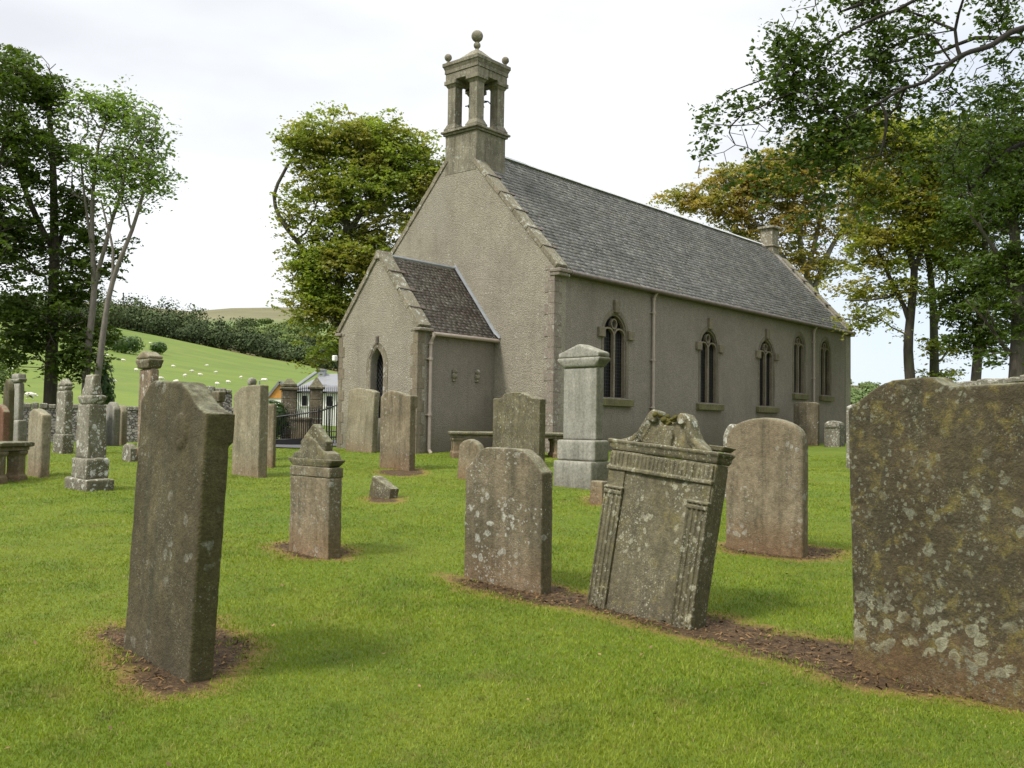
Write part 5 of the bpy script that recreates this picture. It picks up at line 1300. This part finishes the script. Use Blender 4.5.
def wood_mat(name, a, b):
    m = NT(name); m.useworld(); t = m.n('ShaderNodeAttribute', attribute_name='tint'); g = m.n('ShaderNodeNewGeometry')
    c = m.mix(t.outputs['Fac'], a, b); c = m.mix(m.math('MULTIPLY', g.outputs['Random Per Island'], .4), c, tuple(x*.5 for x in a)); m.base(c); return m.m
WM = wood_mat('far_woodland', (.045, .066, .026), (.10, .135, .045))
def px_ground(px, r):
    t = math.atan((px-512)/F_PX); x, y = r*math.sin(t), r*math.cos(t); return x, y, gz(x, y)
sp = []; rg = random.Random(5)
for row, (r, hh) in enumerate(((472, 12), (502, 15), (538, 17), (575, 20), (620, 23))):
    px = -260
    while px < 460:
        if not (px < 95 and row > 3):
            x, y, z = px_ground(px+rg.uniform(-6, 6), r+rg.uniform(-8, 8))
            lim = interp(px, [-300, 100, 200, 260, 340, 460], [1, 1, .85, .72, .6, .55])
            if row < 2 or rg.random() < lim:
                s_ = .75+.25*lim; con = (row == 4 and px < 190 and rg.random() < .6); rad_ = rg.uniform(4.5, 8.5)*(.45 if con else 1)
                if row < 3 or px < 200: sp.append((x, y, z-1.5, rad_, hh*s_*rg.uniform(.55, 1.3)*(1.1 if con else 1), con))
        px += rg.uniform(9, 17)
woods('woodland', 'band of mixed dark green trees along the top of the sheep field', sp, WM, 1, q=520, leafsz=.5)
sp = []
for i in range(60):
    px = rg.uniform(230, 400); r = rg.uniform(640, 1050); x, y, z = px_ground(px, r); sp.append((x, y, z-.5, rg.uniform(6, 13), rg.uniform(4, 9), False))
woods('hillside_scrub', 'scattered pale green scrub on the slope below the moor', sp, wood_mat('pale_scrub', (.09, .13, .035), (.14, .18, .05)), 2, q=160, leafsz=.9)
sp = []
for i in range(110):
    px = rg.uniform(830, 1120); r = rg.uniform(700, 1450); x, y, z = px_ground(px, r); sp.append((x, y, z-1, rg.uniform(10, 18), rg.uniform(8, 14), False))
woods('distant_woodland', 'pale green wooded hillside far off to the right of the church', sp, wood_mat('distant_green', (.10, .15, .05), (.16, .21, .07)), 3, q=140, leafsz=1.3)
# field bushes: each a thing
for i, (px, py, r_, lb) in enumerate(((112, 350, 3.2, 'leftmost round bush of the line of bushes on the sheep field'), (121, 353, 2.2, 'small low bush, second in the line on the sheep field'), (131, 354, 3.0, 'round bush, third in the line on the sheep field, left of the pillar cap'), (158, 354, 2.2, 'low bush on the sheep field just right of the pillar cap'))):
    p = hit(px, py, True); d = p.y; n = 700; g_ = np.random.default_rng(50+i); dd = g_.normal(0, 1, (n, 3)); dd /= np.linalg.norm(dd, axis=1)[:, None]
    P = dd*(g_.random(n)**.4)[:, None]*np.array([r_*1.2, r_*1.1, r_*.85])+np.array([0, 0, r_*.8]); s = .28
    a_ = np.cross(dd, g_.normal(0, 1, (n, 3))); a_ /= np.linalg.norm(a_, axis=1)[:, None]; b_2 = np.cross(dd, a_)
    V = np.stack([P-a_*s, P-b_2*s, P+a_*s, P+b_2*s], 1).reshape(-1, 3); o = np_mesh('bush', V, np.arange(4*n).reshape(-1, 4), M_BUSH); o.location = p; tag(o, lb, 'bush', 'bushes on the sheep field')
# shrubs near: right of the wall end, and at the foot of the twin trees
for i, (px, py, Y, r_, lb) in enumerate(((273, 416, 35.0, .6, 'dark green shrub between the ball topped monument and the gate'), (103, 366, 37, .5, 'small dark bush at the foot of the slim pale beeches'))):
    c = at(px, py, Y); z0 = gz(c.x, c.y); n = 1500; g_ = np.random.default_rng(70+i); dd = g_.normal(0, 1, (n, 3)); dd /= np.linalg.norm(dd, axis=1)[:, None]
    hgt_ = c.z-z0+r_
    P = dd*(g_.random(n)**.4)[:, None]*np.array([r_, r_, hgt_/2])+np.array([0, 0, hgt_/2]); s = .09
    a_ = np.cross(dd, g_.normal(0, 1, (n, 3))); a_ /= np.linalg.norm(a_, axis=1)[:, None]; b_2 = np.cross(dd, a_)
    V = np.stack([P-a_*s, P-b_2*s*.6, P+a_*s, P+b_2*s*.6], 1).reshape(-1, 3); o = np_mesh('shrub', V, np.arange(4*n).reshape(-1, 4), M_BUSH); o.location = (c.x, c.y, z0); tag(o, lb, 'shrub')

def sheep_mesh():
    me = bpy.data.meshes.new('sheep'); b = bmesh.new()
    def el(c, r, s=(1, 1, 1), seg=10): bmesh.ops.create_uvsphere(b, u_segments=seg, v_segments=7, radius=r, matrix=Matrix.Translation(c) @ Matrix.Diagonal((*s, 1)))
    el((0, 0, .62), .33, (1.6, .9, .95)); el((-.3, 0, .64), .3, (1, .95, 1)); el((.56, 0, .66), .14, (1.2, .9, 1.1)); el((.72, 0, .52), .12, (1.5, .8, .9)); 
    for x in (-.36, .34):
        for y in (-.14, .14): lathe(b, [(.05, .02), (.045, .25), (.08, .5)], x, y, 7)
    m2 = weather(b, .05, .02, 4, 6); m2.name = 'sheep'; return m2
SM = sheep_mesh(); SM.materials.append(M_WOOL)
flock = [(112, 384, 'sheep lying on its own low on the field near the left trees'), (107, 357, 'sheep high on the field beside the leftmost bush'), (123, 362, 'sheep just below the line of bushes'), (161, 367, 'upper sheep of two right of the pillar cap'), (173, 368, 'sheep right of the upper one beside the pillar cap'),
         (192, 373, 'topmost sheep of the little cluster above the dark leaning stone'), (200, 376.5, 'right hand sheep of the cluster above the dark leaning stone'), (185, 377.5, 'lower left sheep of the cluster above the dark leaning stone'), (161, 381, 'lower sheep right of the pillar shaft'), (216, 374, 'sheep grazing alone in the middle of the field'),
         (217, 386, 'sheep low on the field just above the rubble wall'), (241, 379, 'sheep left of the street lamp'), (30, 400, 'sheep seen left of the dark beech trunk'), (176, 384, 'sheep low on the field above the shoulder of the dark leaning stone'), (150, 344, 'highest sheep on the field'),
         (207, 367, 'sheep on the mid slope above the grazing cluster'), (228, 384, 'sheep low on the field near the ball finial'), (10, 372, 'sheep between the dark trees at the far left'), (136, 372, 'sheep just left of the pillar cap')]
for i, (px, py, lb) in enumerate(flock):
    p = hit(px, py, True); o = bpy.data.objects.new('sheep', SM); COL.objects.link(o); o.location = p; o.rotation_euler = (0, 0, rg.uniform(-1, 1)+(math.pi if i % 2 else 0)); sc = .7; o.scale = (sc, sc, sc); tag(o, lb, 'sheep', 'sheep on the hillside field')

# ------------------------------------------------------------------ grass blades on the lawn
def grass():
    g_ = np.random.default_rng(3); N = 760000
    r = np.exp(g_.uniform(math.log(2.3), math.log(30), N)); a = np.radians(g_.uniform(-46, 46, N)); x, y = r*np.sin(a), r*np.cos(a)
    s = soil(x, y)
    nz_ = .07*np.sin(x*5.1+2*np.sin(y*3.3))*np.sin(y*6.7+x*2)+.05*np.sin(x*17)*np.sin(y*15)
    keep = (s+nz_*1.3+g_.normal(0, .07, N)) < .04
    # keep clear of the church
    ci = np.array(cI); lx = ci[0, 0]*x+ci[0, 1]*y+ci[0, 3]; ly = ci[1, 0]*x+ci[1, 1]*y+ci[1, 3]
    keep &= ~((lx > -.05) & (ly > -.05) & (lx < LEN) & (ly < WID)) & ~((lx > -PL-.05) & (lx <= 0) & (ly > V1-.05) & (ly < V2+.05))
    pa = at(235, 430, 28.8).x
    keep &= ~((y > 28.6) & (x > pa) & (x < -2))
    x, y, r = x[keep], y[keep], r[keep]; n = len(x); z = gz_np(x, y)
    h = (.013+.011*g_.random(n))*(1+.25*np.sin(x*1.7)*np.sin(y*1.3+1)); wd = .0011*r**.95*(.6+.8*g_.random(n))*.55+.0012
    tall = g_.random(n) > .985; h = np.where(tall, h*1.7, h)
    th = g_.uniform(0, 2*math.pi, n); ln = g_.normal(0, .5, (n, 2))*h[:, None]
    ax, ay = np.cos(th)*wd, np.sin(th)*wd
    V = np.stack([np.stack([x-ax, y-ay, z-.004], -1), np.stack([x+ax, y+ay, z-.004], -1), np.stack([x+ln[:, 0], y+ln[:, 1], z+h], -1)], 1).reshape(-1, 3)
    m = NT('grass_blades'); m.useworld(); ge = m.n('ShaderNodeNewGeometry'); rd = ge.outputs['Random Per Island']
    c = m.mix(rd, (.145, .212, .012), (.245, .308, .024)); n0 = m.noise(.35, 4, .6); n1 = m.noise(1.6, 5, .65)
    c = m.mix(m.rng(n0, .42, .6, 0, .6), c, (.26, .29, .03)); c = m.mix(m.rng(n1, .46, .66, 0, .6), c, (.075, .135, .010))
    c = m.mix(m.rng(m.noise(2.7, 4, .6), .58, .72, 0, .55), c, (.24, .21, .06))
    c = m.mix(m.rng(m.noise(5.3, 4, .65), .60, .68, 0, .5), c, (.30, .34, .06))
    c = m.mix(m.rng(m.noise(4.2, 4, .65), .61, .70, 0, .65), c, (.09, .085, .03))
    wn = m.n('ShaderNodeTexWhiteNoise', noise_dimensions='1D'); m.l(rd, wn.inputs['W']); c = m.mix(m.rng(wn.outputs['Value'], .93, .95, 0, .8), c, (.3, .25, .1))
    m.base(c); m.b.inputs['Roughness'].default_value = .6
    t = m.n('ShaderNodeBsdfTranslucent'); m.l(c, t.inputs[0]); mx = m.n('ShaderNodeMixShader'); mx.inputs[0].default_value = .35
    m.l(m.b.outputs[0], mx.inputs[1]); m.l(t.outputs[0], mx.inputs[2]); m.l(mx.outputs[0], m.out.inputs[0])
    o = np_mesh('grass', V, np.arange(3*n).reshape(-1, 3), m.m); tag(o, 'short mown yellow green grass of the churchyard', 'grass', None, 'stuff')
grass()
def debris():
    g_ = np.random.default_rng(9); N = 60000; x = g_.uniform(-4.5, 6, N); y = g_.uniform(4, 13, N); s = soil(x, y); k = s > .02+g_.normal(0, .05, N); x, y = x[k], y[k]; n = len(x)
    z = gz_np(x, y)+.004+g_.random(n)*.012; L_ = g_.uniform(.006, .024, n); W_ = g_.uniform(.002, .007, n); th = g_.uniform(0, 6.28, n); tl = g_.normal(0, .5, n)
    a = np.stack([np.cos(th), np.sin(th), tl*.6], -1)*L_[:, None]; b = np.stack([-np.sin(th), np.cos(th), g_.normal(0, .4, n)], -1)*W_[:, None]; P = np.stack([x, y, z], -1)
    V = np.stack([P-a-b, P+a-b*.4, P+a*.8+b, P-a*.9+b], 1).reshape(-1, 3)
    m = NT('twigs_and_husks'); m.useworld(); ge = m.n('ShaderNodeNewGeometry'); m.base(m.mix(ge.outputs['Random Per Island'], (.03, .019, .010), (.20, .12, .05)))
    o = np_mesh('leaf_litter', V, np.arange(4*n).reshape(-1, 4), m.m); tag(o, 'brown husks and twigs on the bare earth round the stones', 'litter', None, 'stuff')
    # scattered fallen leaves, tiny on the lawn
    N = 150; r = np.exp(g_.uniform(math.log(3), math.log(16), N)); aa = np.radians(g_.uniform(-30, 30, N)); x, y = r*np.sin(aa), r*np.cos(aa); z = gz_np(x, y)+.03; th = g_.uniform(0, 6.28, N); s = g_.uniform(.008, .022, N)[:, None]
    a = np.stack([np.cos(th), np.sin(th), g_.normal(0, .3, N)], -1)*s; b = np.stack([-np.sin(th), np.cos(th), g_.normal(0, .3, N)], -1)*s*.55; P = np.stack([x, y, z], -1)
    V = np.stack([P-a, P-b, P+a, P+b], 1).reshape(-1, 3); m = NT('fallen_leaves'); m.useworld(); ge = m.n('ShaderNodeNewGeometry'); m.base(m.mix(ge.outputs['Random Per Island'], (.07, .045, .022), (.26, .17, .08)))
    o = np_mesh('fallen_leaves', V, np.arange(4*N).reshape(-1, 4), m.m); tag(o, 'odd dead leaves dropped over the mown lawn', 'leaves', None, 'stuff')
debris()
